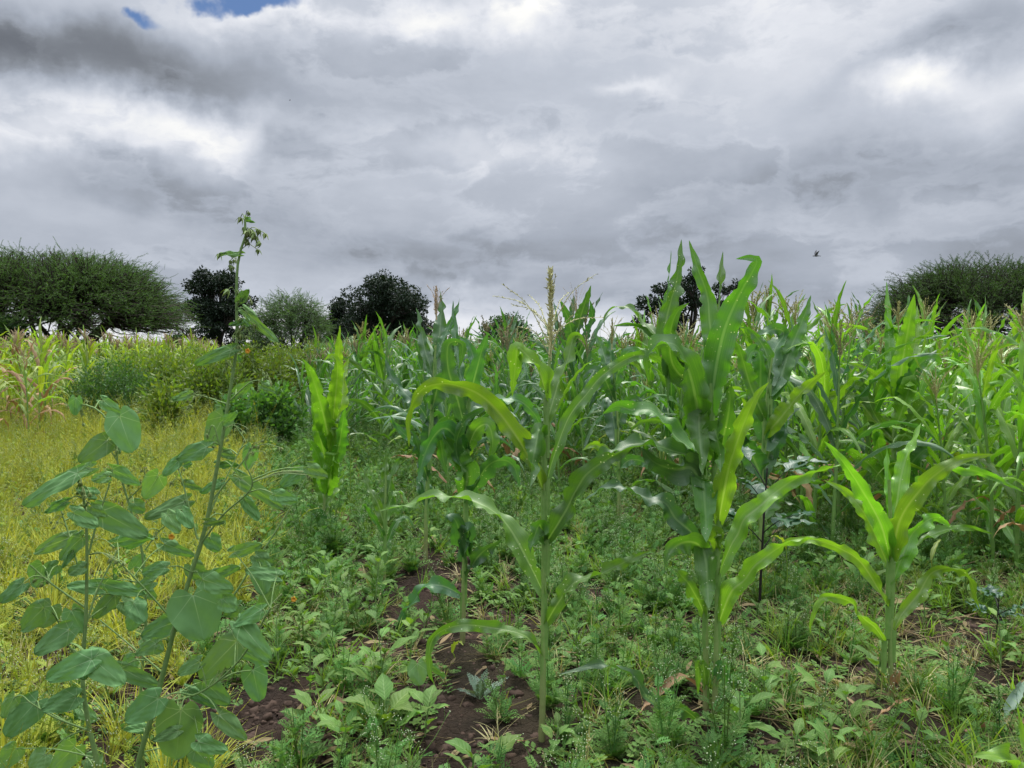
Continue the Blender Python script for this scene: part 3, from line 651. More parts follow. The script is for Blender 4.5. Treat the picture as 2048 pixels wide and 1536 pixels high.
hero_maize('maize_plant', 'tall maize plant with ragged dark tassels rising just right of the pale tassel spike', (1150, 905),
    [(1150, 800), (1150, 700), (1150, 660)], 9.4, [
    ([(1150, 720), (1140, 650), (1125, 610), (1118, 600)], 30, {}),
    ([(1150, 700), (1160, 640), (1172, 600), (1182, 570)], 26, {}),
    ([(1150, 700), (1145, 640), (1148, 590)], 22, {}),
    ([(1150, 720), (1170, 680), (1185, 640), (1180, 600)], 24, {}),
    ([(1150, 730), (1128, 680), (1115, 650), (1100, 630)], 26, {}),
    ([(1150, 760), (1172, 720), (1190, 720), (1196, 750)], 26, {}),
    ([(1150, 770), (1130, 730), (1110, 735), (1104, 760)], 26, {}),
    ], M['maize_deep'], ((1152, 660), .5, 10, .35), tmat=M['tassel_dry'], seed=12, r0=.018)
# the plant whose leaves reach in at the bottom right corner
hero_maize('maize_plant', 'maize leaves reaching in at the bottom right corner of the picture', (2120, 1750),
    [(2115, 1650), (2105, 1560)], 1.95, [
    ([(2110, 1640), (2060, 1560), (2000, 1515), (1945, 1512)], 62, {'slope': -.4, 'phi': .1}),
    ([(2110, 1640), (2075, 1560), (2052, 1480), (2035, 1410)], 34, {'slope': .2}),
    ([(2112, 1640), (2140, 1560), (2160, 1480)], 40, {}),
    ], M['maize_lime'], seed=13)

# ------------------------------------------------------------------ mallow: tall weeds with heart-shaped leaves
LAST = [None]
def heart_leaf(B, Tp, wid, roll, seed, mat, parent, loc, droop=.12, cup=.15):
    r = np.random.default_rng(seed); B = np.asarray(B); Tp = np.asarray(Tp); n, mcols = 21, 15
    L = np.linalg.norm(Tp-B); T = (Tp-B)/L; vw = nrm(np.array([0, 0, CAM_H])-B); S = nrm(np.cross(T, vw)); S = rotv(S, T, np.float64(roll)); N = np.cross(S, T)
    if N[2] < 0: droop = -droop
    s = np.linspace(0, 1, n)[:, None]; c = np.linspace(-1, 1, mcols)[None, :]
    wf = np.clip(.70+.95*s-.2*s**2, 0, 1.0)*0 + np.sqrt(np.clip(1-((s-.27)/.73)**2, 0, 1))*np.where(s > .27, 1-.22*np.sin(np.pi*(s-.27)/.73)*((s-.27)/.73), 1); wf = np.where(s < .27, 1-.30*((.27-s)/.27)**2, wf)
    x = wid/2*wf*c + 0*s
    y = L*(s - (1-s)**2*.24*np.sin(np.pi*np.minimum(np.abs(c)*.78, 1)) + 0)
    edge = (np.abs(c) > .99)*.0028*np.sin(s*62.8); x = x + np.sign(c)*edge
    z = -droop*L*(s**1.7) + cup*np.abs(x)*(1-.3*s) + .006*L/.12*np.sin(s*5+r.uniform(0, 6))*c + .0022*np.sin(c*5+s*7+seed) + .0018*np.sin(c*13+seed)*np.sin(s*15) + .004*np.abs(c)**3*np.sin(s*11+seed)
    z = z + droop*L*.25
    V = B + S*x[..., None] + T*y[..., None] + N*z[..., None]
    mb = MB(); U = np.stack(np.broadcast_arrays(x/L, y/L, r.uniform()), -1); mb.add(V, grid_quads(n, mcols), U)
    o = mb.build('leaf', mat, parent); o.location = loc; LAST[0] = o; return V[0, mcols//2]
def bud_mb(mb, c, s, r, open_=False, axis=None):
    """a pointed calyx of five lobes"""
    ax = nrm(np.array(axis if axis is not None else [r.normal(0, .4), r.normal(0, .4), -1.])); ref = nrm(np.cross(ax, [.3, 1, .1])); ref2 = np.cross(ax, ref)
    prof = [(0, .15), (.15, .8), (.4, 1.0), (.65, .8), (.85, .4), (1, .08)]; a = np.linspace(0, 2*np.pi, 9)
    V = np.array([[c + ax*s*h + (ref*math.cos(t)+ref2*math.sin(t))*s*.36*q*(1+.12*math.cos(5*t)) for t in a] for h, q in prof])
    mb.add(V, grid_quads(6, 9), np.full((54, 3), .5)+np.array([0, 0, r.uniform(-.4, .4)]))
    for k in range(5):
        t = k*1.257; d = ref*math.cos(t)+ref2*math.sin(t); sd_ = np.cross(ax, d)
        P = curve([c+ax*s*.1+d*s*.25, c+ax*s*.7+d*s*(.55 if open_ else .4), c+ax*s*1.3+d*s*(.75 if open_ else .25)], 5)
        ribbon(mb, P, np.array([.16, .2, .15, .08, .01])*s, np.tile(sd_, (5, 1)), 3, seed=k)
def mallow(label, Y0, stems, leaves, pods, flowers, seed, group='mallow weeds at the left front'):
    base = at(stems[0][0][0][0], stems[0][0][0][1], Y0); base[2] = 0
    root = thing('mallow_plant', label, 'mallow plant', tuple(base), 0, group); loc = tuple(-base); r = np.random.default_rng(seed)
    cl = []
    for i, (pts, r0, r1, k) in enumerate(stems):
        P = curve([at(x, y, Y0 + k*math.hypot(x-pts[0][0], y-pts[0][1])/F*Y0) for x, y in pts], 40)
        if i == 0: P = np.vstack([[P[0]*[1, 1, 0]], P])
        m = MB(); tube(m, P, np.linspace(r0, r1, len(P)), 9); o = m.build('stem' if i == 0 else 'branch', M['mallow_stem'], root); o.location = loc; cl.append(P)
    allp = np.vstack(cl)
    for i, (bx, by, tx, ty, w_, roll) in enumerate(leaves):
        yy = Y0 + r.uniform(-.16, .16)*(1 if by > 800 else .4); roll = roll*.7; d = r.uniform(-.45, .2)*math.hypot(tx-bx, ty-by)/F*Y0
        B, Tp = at(bx, by, yy), at(tx, ty, yy+d)
        q = heart_leaf(B, Tp, w_/F*Y0/max(.55, abs(math.cos(roll))), roll, seed*1000+i, M['mallow'], root, loc, droop=r.uniform(.02, .16), cup=r.uniform(0, .12))
        dd = allp - B; cost = np.linalg.norm(dd, axis=1) + 1.2*np.maximum(0, dd[:, 2]-.0)*1.0 + .05*np.abs(dd[:, 2]+.07); j = allp[np.argmin(cost)]
        pet = MB(); tube(pet, curve([j, (j+B)/2+[0, 0, .012], B, q], 10), np.linspace(.0022, .0014, 10), 5); pet.build('leaf_stalk', M['mallow_stem'], LAST[0])
    for i, (x, y, n, spread, s) in enumerate(pods):
        c = at(x, y, Y0+r.uniform(-.05, .05))
        for j in range(n):
            q = c + r.normal(0, spread/F*Y0, 3)*[1, 1, 1.2]; e = q + [0, 0, s*.6]
            a = allp[np.argmin(np.linalg.norm(allp-q, axis=1))]
            m = MB(); tube(m, curve([a, (a+q)/2+[0, 0, .015], q], 6), .0011, 4)
            bud_mb(m, q, s*r.uniform(.7, 1.15), r, j % 4 == 0); o = m.build('seed_pod', M['pod'], root); o.location = loc
    for (x, y, s) in flowers:
        fm = MB(); c = at(x, y, Y0); r2 = np.random.default_rng(5)
        for k in range(5):
            t = k*1.257; d = np.array([math.cos(t), -.3, math.sin(t)]); P = curve([c, c+d*s*.6+[0, -.004, 0], c+d*s], 5)
            ribbon(fm, P, np.array([.2, .45, .55, .45, .1])*s, np.tile(nrm(np.cross(d, [0, 1., 0])), (5, 1)), 3, seed=k)
        o = fm.build('flower', M['orange'], root); o.location = loc
    return root
z2 = lambda x, y: (x/2.087, 800+y/2.087)
def L2(*v): x, y = z2(v[0], v[1]); a, b = z2(v[2], v[3]); return (x, y, a, b, v[4]/2.087, v[5] if len(v) > 5 else .2)
z1 = lambda x, y: (x/2.926, 400+y/2.926)
def L1(*v): x, y = z1(v[0], v[1]); a, b = z1(v[2], v[3]); return (x, y, a, b, v[4]/2.926, v[5] if len(v) > 5 else .2)
mallow('tall mallow plant whose long stem rises above the horizon, drooping seed pods on top', 2.2,
  [([(272, 1560), (278, 1519), (314, 1394), (352, 1246), (383, 1145), (412, 1049), (441, 896), (461, 776), (473, 690), (473, 571), (478, 513), (492, 468), (490, 441)], .0085, .0032, 0),
   ([(400, 1090), (446, 1030), (503, 975), (490, 925)], .003, .002, -.3), ([(352, 1246), (446, 1212), (503, 1135), (575, 1025), (618, 944)], .0035, .002, .3),
   ([(310, 1410), (400, 1385), (479, 1320), (541, 1217)], .0035, .002, -.4), ([(395, 1078), (364, 960), (352, 925)], .003, .002, .3),
   ([(441, 896), (425, 850), (408, 905)], .002, .0015, 0), ([(425, 1000), (484, 925), (500, 900)], .003, .002, .2),
   ([(345, 1240), (292, 1180), (235, 1120)], .003, .002, -.2), ([(330, 1350), (260, 1290), (200, 1240)], .003, .002, .3),
   ([(461, 800), (500, 765), (530, 760)], .0025, .0015, .2), ([(461, 810), (395, 790), (372, 800)], .0025, .0015, .3), ([(418, 1030), (450, 960), (490, 880)], .0025, .0015, .5)],
  [L1(1405, 318, 1282, 312, 36, .9), L1(1352, 878, 1130, 960, 78, .3), L1(1450, 660, 1608, 828, 66, .5), L1(1412, 715, 1338, 730, 36, .3), L1(1400, 590, 1455, 520, 56, .3),
   L1(1435, 108, 1490, 130, 30, .5), L1(1385, 1125, 1478, 1065, 72, .3), L1(1535, 1080, 1615, 1132, 50, .4), L1(1110, 1140, 1000, 1165, 55, .4), L1(1440, 700, 1450, 745, 40, .3), L1(1390, 940, 1400, 900, 40, .4),
   L2(932, 72, 868, 195, 112), L2(932, 90, 992, 48, 40, .6), L2(862, 200, 732, 245, 70, .6), L2(770, 265, 800, 270, 40), L2(742, 255, 680, 315, 50), L2(912, 268, 1000, 268, 36, .7), L2(1052, 202, 1030, 290, 68),
   L2(930, 215, 980, 245, 44), L2(775, 345, 845, 375, 36, .5), L2(922, 345, 832, 385, 44, .5), L2(770, 425, 600, 490, 72, .5), L2(700, 480, 748, 555, 64), L2(760, 465, 800, 535, 62), L2(860, 508, 938, 510, 34, .7),
   L2(878, 575, 912, 632, 72), L2(690, 600, 808, 652, 56, .4), L2(490, 595, 650, 572, 44, .8), L2(688, 700, 588, 720, 60, .4), L2(440, 768, 602, 812, 54, .6), L2(725, 930, 575, 985, 96, .3),
   L2(806, 818, 852, 1003, 226, 0), L2(850, 748, 972, 795, 84, .4), L2(880, 735, 1008, 690, 52, .5), L2(800, 690, 850, 755, 80, .3), L2(978, 635, 1098, 600, 56, .4), L2(1005, 330, 1185, 455, 66, .5),
   L2(1255, 300, 1168, 358, 66), L2(1288, 280, 1368, 325, 58), L2(1150, 395, 1242, 425, 60, .3), L2(1022, 418, 1082, 500, 52, .4), L2(1090, 700, 1100, 815, 92, .2), L2(1155, 735, 1018, 705, 60, .5), L2(1070, 650, 1140, 690, 70),
   L2(1092, 880, 965, 938, 60, .5), L2(1140, 785, 1078, 885, 70), L2(1010, 940, 1128, 1085, 84, .3), L2(998, 1028, 1118, 1112, 64, .4), L2(985, 1010, 832, 1168, 118, .1), L2(832, 1092, 738, 1145, 64, .3),
   L2(1058, 1128, 1082, 1262, 108), L2(850, 1175, 958, 1275, 92, .3), L2(788, 1212, 905, 1285, 50, .4), L2(508, 1120, 668, 1205, 66, .5), L2(658, 1248, 518, 1342, 112, .2), L2(755, 1300, 735, 1497, 180, .1),
   L2(918, 1315, 1028, 1425, 70, .4), L2(832, 1425, 945, 1465, 70, .4), L2(818, 1460, 885, 1545, 90), L2(600, 1370, 500, 1360, 50, .3), L2(742, 1380, 640, 1420, 50), L2(930, 830, 985, 880, 80, .3), L2(1000, 860, 930, 900, 70), L2(650, 1020, 560, 1060, 60, .5), L2(560, 850, 600, 930, 80)],
  [(503, 462, 9, 9, .016), (506, 480, 8, 9, .016), (463, 530, 5, 7, .013), (484, 600, 6, 8, .013), (486, 668, 9, 12, .014), (535, 765, 6, 9, .011), (430, 890, 4, 10, .013), (380, 800, 5, 8, .011), (520, 895, 7, 12, .011), (480, 870, 4, 12, .012), (352, 935, 5, 10, .011), (620, 950, 4, 8, .011), (560, 1210, 6, 9, .010), (450, 725, 3, 10, .013), (475, 1330, 5, 10, .010), (531, 465, 1, 1, .018), (437, 507, 1, 1, .02), (481, 437, 1, 1, .018), (456, 576, 1, 1, .02)],
  [(496, 702, .008), (344, 1073, .010), (588, 1198, .009)], 1)
mallow('mallow plant at the left edge, with rounded grey-green leaves spaced up a single pale stem', 2.1,
  [([(198, 1580), (196, 1533), (177, 1447), (165, 1351), (172, 1231), (174, 1107), (172, 1040), (165, 985), (150, 950)], .0075, .003, 0),
   ([(177, 1110), (195, 1040), (215, 980), (225, 940)], .003, .002, .2), ([(170, 1215), (100, 1165), (60, 1130)], .003, .002, -.3), ([(175, 1460), (110, 1435), (60, 1405)], .003, .002, -.2),
   ([(172, 1250), (195, 1180), (235, 1100)], .003, .002, .4), ([(160, 1145), (135, 1060), (120, 1015)], .0025, .002, .3), ([(166, 1330), (130, 1280), (115, 1240)], .003, .002, -.4)],
  [L2(320, 312, 85, 435, 70, .8), L2(375, 285, 230, 330, 60, .5), L2(452, 320, 380, 330, 50, .4), L2(395, 395, 318, 365, 50, .5), L2(428, 468, 612, 570, 118, .15), L2(385, 445, 440, 490, 50, .5), L2(275, 428, 180, 468, 42, .6), L2(310, 470, 408, 530, 64, .5),
   L2(290, 575, 132, 638, 66, .4), L2(342, 575, 240, 670, 66, .3), L2(415, 785, 272, 770, 68, .3), L2(215, 860, 155, 950, 118), L2(285, 962, 140, 1060, 92, .2), L2(178, 690, 155, 780, 110, .2), L2(240, 690, 190, 730, 60, .3), L2(92, 770, -5, 845, 64, .4),
   L2(180, 870, 92, 960, 90), L2(300, 880, 345, 975, 84, .3), L2(480, 815, 382, 915, 76, .3), L2(515, 845, 592, 918, 72), L2(385, 1080, 512, 1185, 110, .1), L2(378, 1085, 190, 1165, 100, .2), L2(340, 1100, 355, 1165, 60), L2(315, 1240, 170, 1290, 90, .2),
   L2(150, 1262, 20, 1405, 122, .1), L2(60, 1240, 5, 1330, 60), L2(310, 1450, 215, 1545, 118, .1), L2(65, 1455, 0, 1540, 90), L2(350, 700, 280, 720, 60, .5), L2(310, 560, 340, 590, 40), L2(190, 1480, 120, 1540, 90), L2(300, 640, 260, 700, 30), L2(120, 1290, 90, 1340, 60), L2(340, 1290, 400, 1340, 60, .5), L2(370, 1500, 440, 1540, 80, .4)],
  [(165, 975, 7, 9, .012), (175, 1000, 5, 9, .010), (115, 1050, 4, 8, .010), (230, 1110, 5, 10, .011), (75, 1170, 5, 9, .011), (130, 1240, 5, 9, .011), (205, 950, 4, 9, .010)], [], 2)
mallow('thin mallow plant behind the other two, its stem arching left at the top', 2.55,
  [([(285, 1480), (282, 1375), (292, 1231), (283, 1097), (259, 1011), (236, 930), (232, 872), (206, 829), (180, 812), (153, 808)], .006, .0025, 0),
   ([(236, 925), (222, 900), (215, 870)], .002, .0015, 0), ([(255, 1000), (290, 965), (290, 945)], .002, .0015, 0), ([(290, 1100), (320, 1060), (350, 1040)], .0025, .002, .2)],
  [L2(445, 172, 328, 262, 90, .2), L2(500, 70, 552, 218, 128, .2), L2(432, 5, 518, 68, 52, .5), L2(318, -5, 310, 65, 52, .3), L2(470, 290, 592, 352, 52, .7), L2(660, 318, 600, 408, 84), L2(560, 575, 660, 570, 30, .8), L2(600, 560, 520, 620, 60), L2(560, 700, 600, 640, 60), L2(640, 760, 550, 795, 60, .4), L2(590, 780, 650, 830, 60), L2(570, 900, 540, 960, 70), L2(610, 1000, 680, 1050, 80), L2(560, 1080, 500, 1130, 70), L2(480, 180, 500, 225, 30), L2(560, 430, 600, 470, 60, .4)],
  [(160, 815, 5, 8, .010), (168, 825, 5, 8, .010), (232, 900, 3, 6, .012), (245, 950, 5, 8, .010), (290, 950, 5, 8, .010), (312, 1080, 4, 8, .010)], [], 3)
# ------------------------------------------------------------------ the maize field: copies of a few plants
def make_variants(n, mat, tmat, seed0, lod, droop=1.0, tassel=lambda i: i % 3 != 2, stalk='stalk', nl=None, h=1.9, tth=1.2):
    out = []
    for i in range(n):
        st, lv, tm = maize_plant(seed0+i, h, nl or int(rng.integers(10, 14)), tassel(i), lod, droop, tth=tth)
        sm = st.mesh('stalk', M[stalk]); tmm = tm.mesh('tassel', M[tmat]) if tm else None
        if lod == 0: lm = [('leaf', l.mesh('leaf', [M['dry' if (j == 0 and i % 2 or j == 1 and i % 3 == 0 or mat == 'maize_pale' and (j < 3 or (i+j) % 5 == 0)) else 'maize_pale' if j == 1 and i % 2 else mat], M['sheath']])) for j, l in enumerate(lv)]
        else:
            a = MB()
            for l in lv:
                V, Q, U, mi = l.arrays(); a.add(V, Q, U); a.M[-1] = mi
            lm = [('leaves', a.mesh('leaves', [M[mat], M['sheath']]))]
        out.append((sm, lm, tmm))
    return out
def put_plant(var, x, y, s, rz, label, group, tilt=(0, 0)):
    sm, lm, tm = var; root = thing('maize_plant', label, 'maize plant', (x, y, float(gz(x, y))-.01), rz, group)
    root.rotation_euler = (tilt[0], tilt[1], rz); root.scale = (s, s, s)
    for nme, me in [('stalk', sm)] + lm + ([('tassel', tm)] if tm else []):
        o = bpy.data.objects.new(nme, me); COL.objects.link(o); o.parent = root
    return root
near_g = make_variants(7, 'maize', 'tassel', 100, 0); near_d = make_variants(5, 'maize_deep', 'tassel_brown', 120, 0)
near_l = make_variants(5, 'maize_lime', 'tassel', 140, 0)
mid_g = make_variants(8, 'maize', 'tassel', 200, 1); mid_d = make_variants(8, 'maize_deep', 'tassel_brown', 220, 1); mid_l = make_variants(6, 'maize_lime', 'tassel', 240, 1)
def far_tpls(n, seed0, **kw):
    out = []
    for i in range(n):
        st, lv, tm = maize_plant(seed0+i, 1.9, 9, True, 2, tth=kw.pop('tth', .8), **kw); a = MB()
        V, Q, U, _ = st.arrays(); a.add(V, Q, U, 1)
        for l in lv: V, Q, U, _ = l.arrays(); a.add(V, Q, U, 0)
        V, Q, U, _ = tm.arrays(); a.add(V, Q, U, 2); out.append(a.arrays())
    return out
# candidate spots of the green field on rows that run away from the viewer
def left_edge(y): return -.35 - .245*y + .25*math.sin(y*.9)
spots = []
row = 0
for x0 in np.arange(-32, 60, .78):
    row += 1
    for y0 in np.arange(4.2, 75, .42 if True else 1):
        x = x0 + .18*y0*0 + rng.normal(0, .09); y = y0 + rng.normal(0, .12)
        px, py = proj(x, y)
        if px < -350 or px > 2400 or rng.random() < .04: continue
        if x < left_edge(y): continue
        # front line of the dense crop
        front = np.interp(px, [600, 760, 900, 1150, 1330, 1500, 1650, 1800, 2048, 2300], [10.4, 9.4, 8.2, 7.6, 6.6, 5.9, 6.0, 5.5, 4.9, 4.3])
        if y < front: continue
        spots.append((math.hypot(x, y), x, y, px))
# a few stand in front of that line
for px, py in [(900, 1045), (985, 1000), (1180, 965), (1330, 1010), (1600, 1080), (1640, 1040), (1700, 1010), (1850, 1060), (1960, 1075), (2040, 1110), (1545, 1020), (1420, 960), (1000, 940), (860, 960), (1120, 990), (2090, 1180), (1900, 1000), (1745, 985), (1625, 1100), (1675, 1072), (1725, 1062), (1845, 1110), (1895, 1122), (1935, 1098), (1985, 1132), (2032, 1150), (1600, 1052), (1662, 1125), (1290, 985), (1360, 1040), (1480, 1030), (1060, 960), (930, 985)]:
    x, y = gp(px, py); spots.append((math.hypot(x, y), x, y, px))
spots = [s_ for s_ in spots if not (s_[2] < 5.75 and abs(s_[3]-1790) < 75) and not (s_[2] < 5.1 and abs(s_[3]-1530) < 60)]
spots.sort()
inview = [s for s in spots if -60 < s[3] < 2110]; outview = [s for s in spots if not -60 < s[3] < 2110]
IND = inview[:222] + [s for s in outview if s[0] < 9]
OTHER = inview[222:] + [s for s in outview if s[0] >= 9]
MARKS = [(640, 'at the edge by the olive bushes'), (720, 'below the domed dark tree, left side'), (800, 'below the domed dark tree, right side'), (880, 'left of the folded-leaf plant'), (960, 'behind the folded-leaf plant'), (1040, 'below the low round tree'),
         (1110, 'behind the pale tassel spike'), (1180, 'right of the pale tassel spike'), (1260, 'left of the open-branched tree'), (1330, 'left of the twin maize'), (1400, 'behind the left twin stalk'), (1470, 'behind the right twin stalk'), (1540, 'right of the curled top leaf'),
         (1600, 'behind the sword leaf'), (1660, 'below the flying bird'), (1730, 'right of the flying bird'), (1800, 'behind the short lone maize'), (1870, 'right of the upright leaf bundle'), (1940, 'below the flat-topped tree'), (2010, 'below the right tree trunk'), (9999, 'at the right edge')]
def mark(px):
    for k, t in MARKS:
        if px < k: return t
def rank(d): return next(t for k, t in [(5.5, 'foremost'), (6.5, 'first-row'), (7.3, 'second-row'), (8.1, 'third-row'), (8.9, 'fourth-row'), (9.7, 'fifth-row'), (10.6, 'sixth-row'), (11.6, 'inner'), (99, 'innermost')] if d < k)
for i, (d, x, y, px) in enumerate(IND):
    r = rng.random(); lime = px > 1480 and r < .8 or px > 1150 and r < .12
    zone = 'left' if px < 1050 else ('middle' if px < 1500 else 'right')
    near = d < 9.6
    if lime: vs = near_l if near else mid_l
    elif rng.random() < (.62 if px < 1250 else .35): vs = near_d if near else mid_d
    else: vs = near_g if near else mid_g
    v = vs[int(rng.integers(len(vs)))]
    tone = 'yellow-green' if lime else ('blue-green' if vs in (near_d, mid_d) else 'green')
    label = f"{tone} {rank(d)} maize plant {'with' if v[2] else 'without'} tassel, {mark(px)}"
    s = rng.normal(.83, .08) if rng.random() > .09 else rng.normal(1.0, .05)
    put_plant(v, x, y, float(np.clip(s, .55, 1.08)), rng.uniform(0, 6.28), label, 'maize plants in the rows of the green field', tuple(rng.normal(0, .035, 2)))
# tall stragglers whose tops and tassels stand above the rest
for px, D_, tp, vs, lb in [(1512, 9.5, 578, mid_g, 'tall pale-tasselled maize plant, foremost of the tassels right of the curled leaf'), (1545, 10.5, 572, mid_g, 'tall maize plant with upright tassel behind the sword leaf'), (1578, 9.8, 590, mid_l, 'tall maize plant with spread tassel left of the bird'),
                         (1655, 10.5, 628, mid_g, 'maize plant with open tassel below the flying bird'), (1692, 9.6, 622, mid_d, 'dark maize plant with narrow tassel right of the bird'), (1890, 8.6, 590, near_l, 'tall lime maize plant left of the right tree trunk'), (1935, 9.2, 612, near_g, 'tall maize plant before the right tree trunk'),
                         (1985, 8.2, 618, near_g, 'tall maize plant below the right tree crown'), (2035, 9.4, 600, mid_l, 'tall maize plant with tan tassel at the right edge'), (722, 12.5, 642, mid_g, 'taller maize plant at the left border of the field'), (1008, 10.5, 640, mid_d, 'taller dark maize plant in front of the low round tree'),
                         (955, 11.5, 640, mid_d, 'taller maize plant left of the low round tree'), (1290, 10.0, 640, mid_l, 'taller maize plant left of the open-branched tree'), (1180, 9.9, 600, mid_d, 'tall dark maize plant right of the ragged dark tassels'), (800, 12.0, 655, mid_g, 'taller maize plant below the domed tree'), (1845, 9.5, 628, mid_l, 'tall light maize plant right of the upright leaf bundle')]:
    c = at(px, tp, D_); ok = [v for v in vs if v[2]]; put_plant(ok[int(rng.integers(len(ok)))], float(c[0]), D_, float(c[2])/1.86, rng.uniform(0, 6.28), lb, 'tall maize plants standing above the field', tuple(rng.normal(0, .03, 2)))
def field_mesh(name, pts, tpls, mats, label, hmu=.82, hsd=.08, seed=1):
    r = np.random.default_rng(seed); P = np.array([(x, y, float(gz(x, y))) for x, y in pts]); which = r.integers(0, len(tpls), len(P)); mb = MB()
    for k, tp in enumerate(tpls):
        q = P[which == k]; n = len(q)
        if not n: continue
        a = r.uniform(0, 6.28, n); s = np.clip(r.normal(hmu, hsd, n), .6, 1.3); Mx = np.zeros((n, 3, 3))
        Mx[:, 0, 0] = np.cos(a)*s; Mx[:, 0, 1] = -np.sin(a)*s; Mx[:, 1, 0] = np.sin(a)*s; Mx[:, 1, 1] = np.cos(a)*s; Mx[:, 2, 2] = s
        scatter(mb, tp, Mx, q, r.uniform(0, 1, n))
    o = mb.build(name, [M[m] for m in mats]); return tag(o, label, 'maize crop', kind='stuff')
far1 = far_tpls(6, 300)
OTHER.sort(); keep = [(x, y) for d, x, y, px in OTHER if d < 26 or rng.random() < .55]
half = [p for i, p in enumerate(keep) if i % 2]; half2 = [p for i, p in enumerate(keep) if not i % 2]
field_mesh('maize_field', half, far1, ['maize', 'stalk', 'tassel'], 'far rows of green maize with pale tassels reaching to the trees', seed=3)
field_mesh('maize_field', half2, far1, ['maize_deep', 'stalk', 'tassel_brown'], 'far rows of dark blue-green maize with brownish tassels', seed=4)

# ripening field on the left: yellow plants with dry pinkish tassels
pale = make_variants(6, 'maize_pale', 'tassel_dry', 400, 1, droop=1.25, tassel=lambda i: True, stalk='stalk_pale', tth=1.25); palen = make_variants(4, 'maize_pale', 'tassel_dry', 420, 0, droop=1.3, stalk='stalk_pale', tth=1.25)
pts = []
for x0 in np.arange(-60, 0, .8):
    for y0 in np.arange(9, 80, .5):
        x = x0+rng.normal(0, .12); y = y0+rng.normal(0, .15); px, py = proj(x, y)
        if px < -300 or x > left_edge(y)-.11*y-1.0: continue
        fr = np.interp(px, [-300, 60, 130, 180, 330, 600], [9.8, 10.4, 12, 19.5, 21, 24])
        if y < fr or rng.random() < .15: continue
        pts.append((math.hypot(x, y), x, y, px))
pts.sort(); inv = [p for p in pts if p[3] > -60]; oth = [p for p in pts if p[3] <= -60]
for i, (d, x, y, px) in enumerate(inv[:70]):
    v = (palen if d < 16 else pale)[int(rng.integers(4))]
    put_plant(v, x, y, float(np.clip(rng.normal(.90, .08), .7, 1.1)), rng.uniform(0, 6.28), f"yellowing maize plant with dry tassel, {'front' if d < 15.5 else 'back' if d > 21 else 'middle'} of left field, {next(t for k, t in [(10, 'at the picture edge'), (50, 'left end below the thorn tree'), (95, 'under the thorn tree'), (140, 'beside the pink tassels'), (185, 'left of the green bush'), (235, 'behind the green bush'), (330, 'above the green bush'), (9999, 'left of the dark tree')] if px < k)}", 'yellow maize plants at the front of the left field', tuple(rng.normal(0, .05, 2)))
field_mesh('ripening_maize_field', [(x, y) for d, x, y, px in inv[70:]+oth if d < 30 or rng.random() < .6], far_tpls(5, 500, droop=1.3, tth=1.6), ['maize_pale', 'stalk_pale', 'tassel_dry'], 'yellow ripening maize with pinkish dry tassels below the flat-topped tree', hmu=.86, seed=5)

# ------------------------------------------------------------------ trees and shrubs
LEAFQ = lambda l, w_: (np.array([[0, 0, 0], [w_/2, l*.45, w_*.12], [0, l, 0], [-w_/2, l*.45, w_*.12]]), np.array([[0, 1, 2, 3]]), np.full((4, 3), .5), np.zeros(1, np.int32))
def limb(mb, a, b, ra, rb, r, sag=.0, k=6, n=8):
    mid = (a+b)/2 + r.normal(0, .06, 3)*np.linalg.norm(b-a) + [0, 0, sag*np.linalg.norm(b-a)]
    P = curve([a, mid, b], n); tube(mb, P, np.linspace(ra, rb, n), k); return P
def broad_tree(name, label, px, Y, top_py, wpx, mat, seed, blobs, leaf=.17, n=26000, trunk=.25, gaps=.0, base_frac=.18, cat='tree', group=None):
    """blobs: (dx, dz, r) in fractions of half width / height; leaf clumps fill them unevenly"""
    r = np.random.default_rng(seed); c = at(px, top_py, Y); H = c[2]; x0 = c[0]; hw = wpx/2/F*Y
    root = thing(name, label, cat, (x0, Y, 0), 0, group); tm = MB(); cm = MB()
    tips = []; cent = []
    for (bx, bz, br) in blobs:
        for rep in range(1):
            cent.append((np.array([bx*hw, r.uniform(-.5, .5)*hw*.8*(1 - .4*abs(bx)), bz*H]), br*hw))
    fork = np.array([r.normal(0, .04)*hw, 0, H*base_frac]); limb(tm, np.array([0, 0, -.1]), fork, trunk, trunk*.75, r, k=9)
    for q, rad in cent:
        P = limb(tm, fork + r.normal(0, .05, 3), q - [0, 0, rad*.3], trunk*.5, trunk*.14, r, .06)
        m = int(16*(rad/hw*3)**2)+8
        for j in range(m):
            d = nrm(r.normal(0, 1, 3)); d[2] = d[2]*.9+.05; e = q + d*rad*r.uniform(.5, 1.15)*np.array([1, 1, .85])
            limb(tm, P[r.integers(4, 8)], e, trunk*.10, trunk*.03, r, k=4, n=5); tips.append((e, rad*r.uniform(.25, .5)))
    tot = sum(t[1]**2 for t in tips); TP = []; DR = []
    for e, rr in tips:
        k = int(n*rr*rr/tot); d = nrm(r.normal(0, 1, (k, 3))); p = e + d*(rr*r.uniform(.3, 1.0, (k, 1))**.6)*[1, 1, .7]; TP.append(p); DR.append(nrm(d+r.normal(0, .6, (k, 3))-[0, 0, .2]))
    TP = np.vstack(TP); DR = np.vstack(DR); s = r.uniform(.6, 1.3, len(TP))
    scatter(cm, LEAFQ(leaf, leaf*.55), frames(DR, r.uniform(0, 6.28, len(TP)))*s[:, None, None], TP, r.uniform(0, 1, len(TP)))
    tm.build('trunk', M['bark'], root); cm.build('crown', M[mat], root, smooth=False); return root
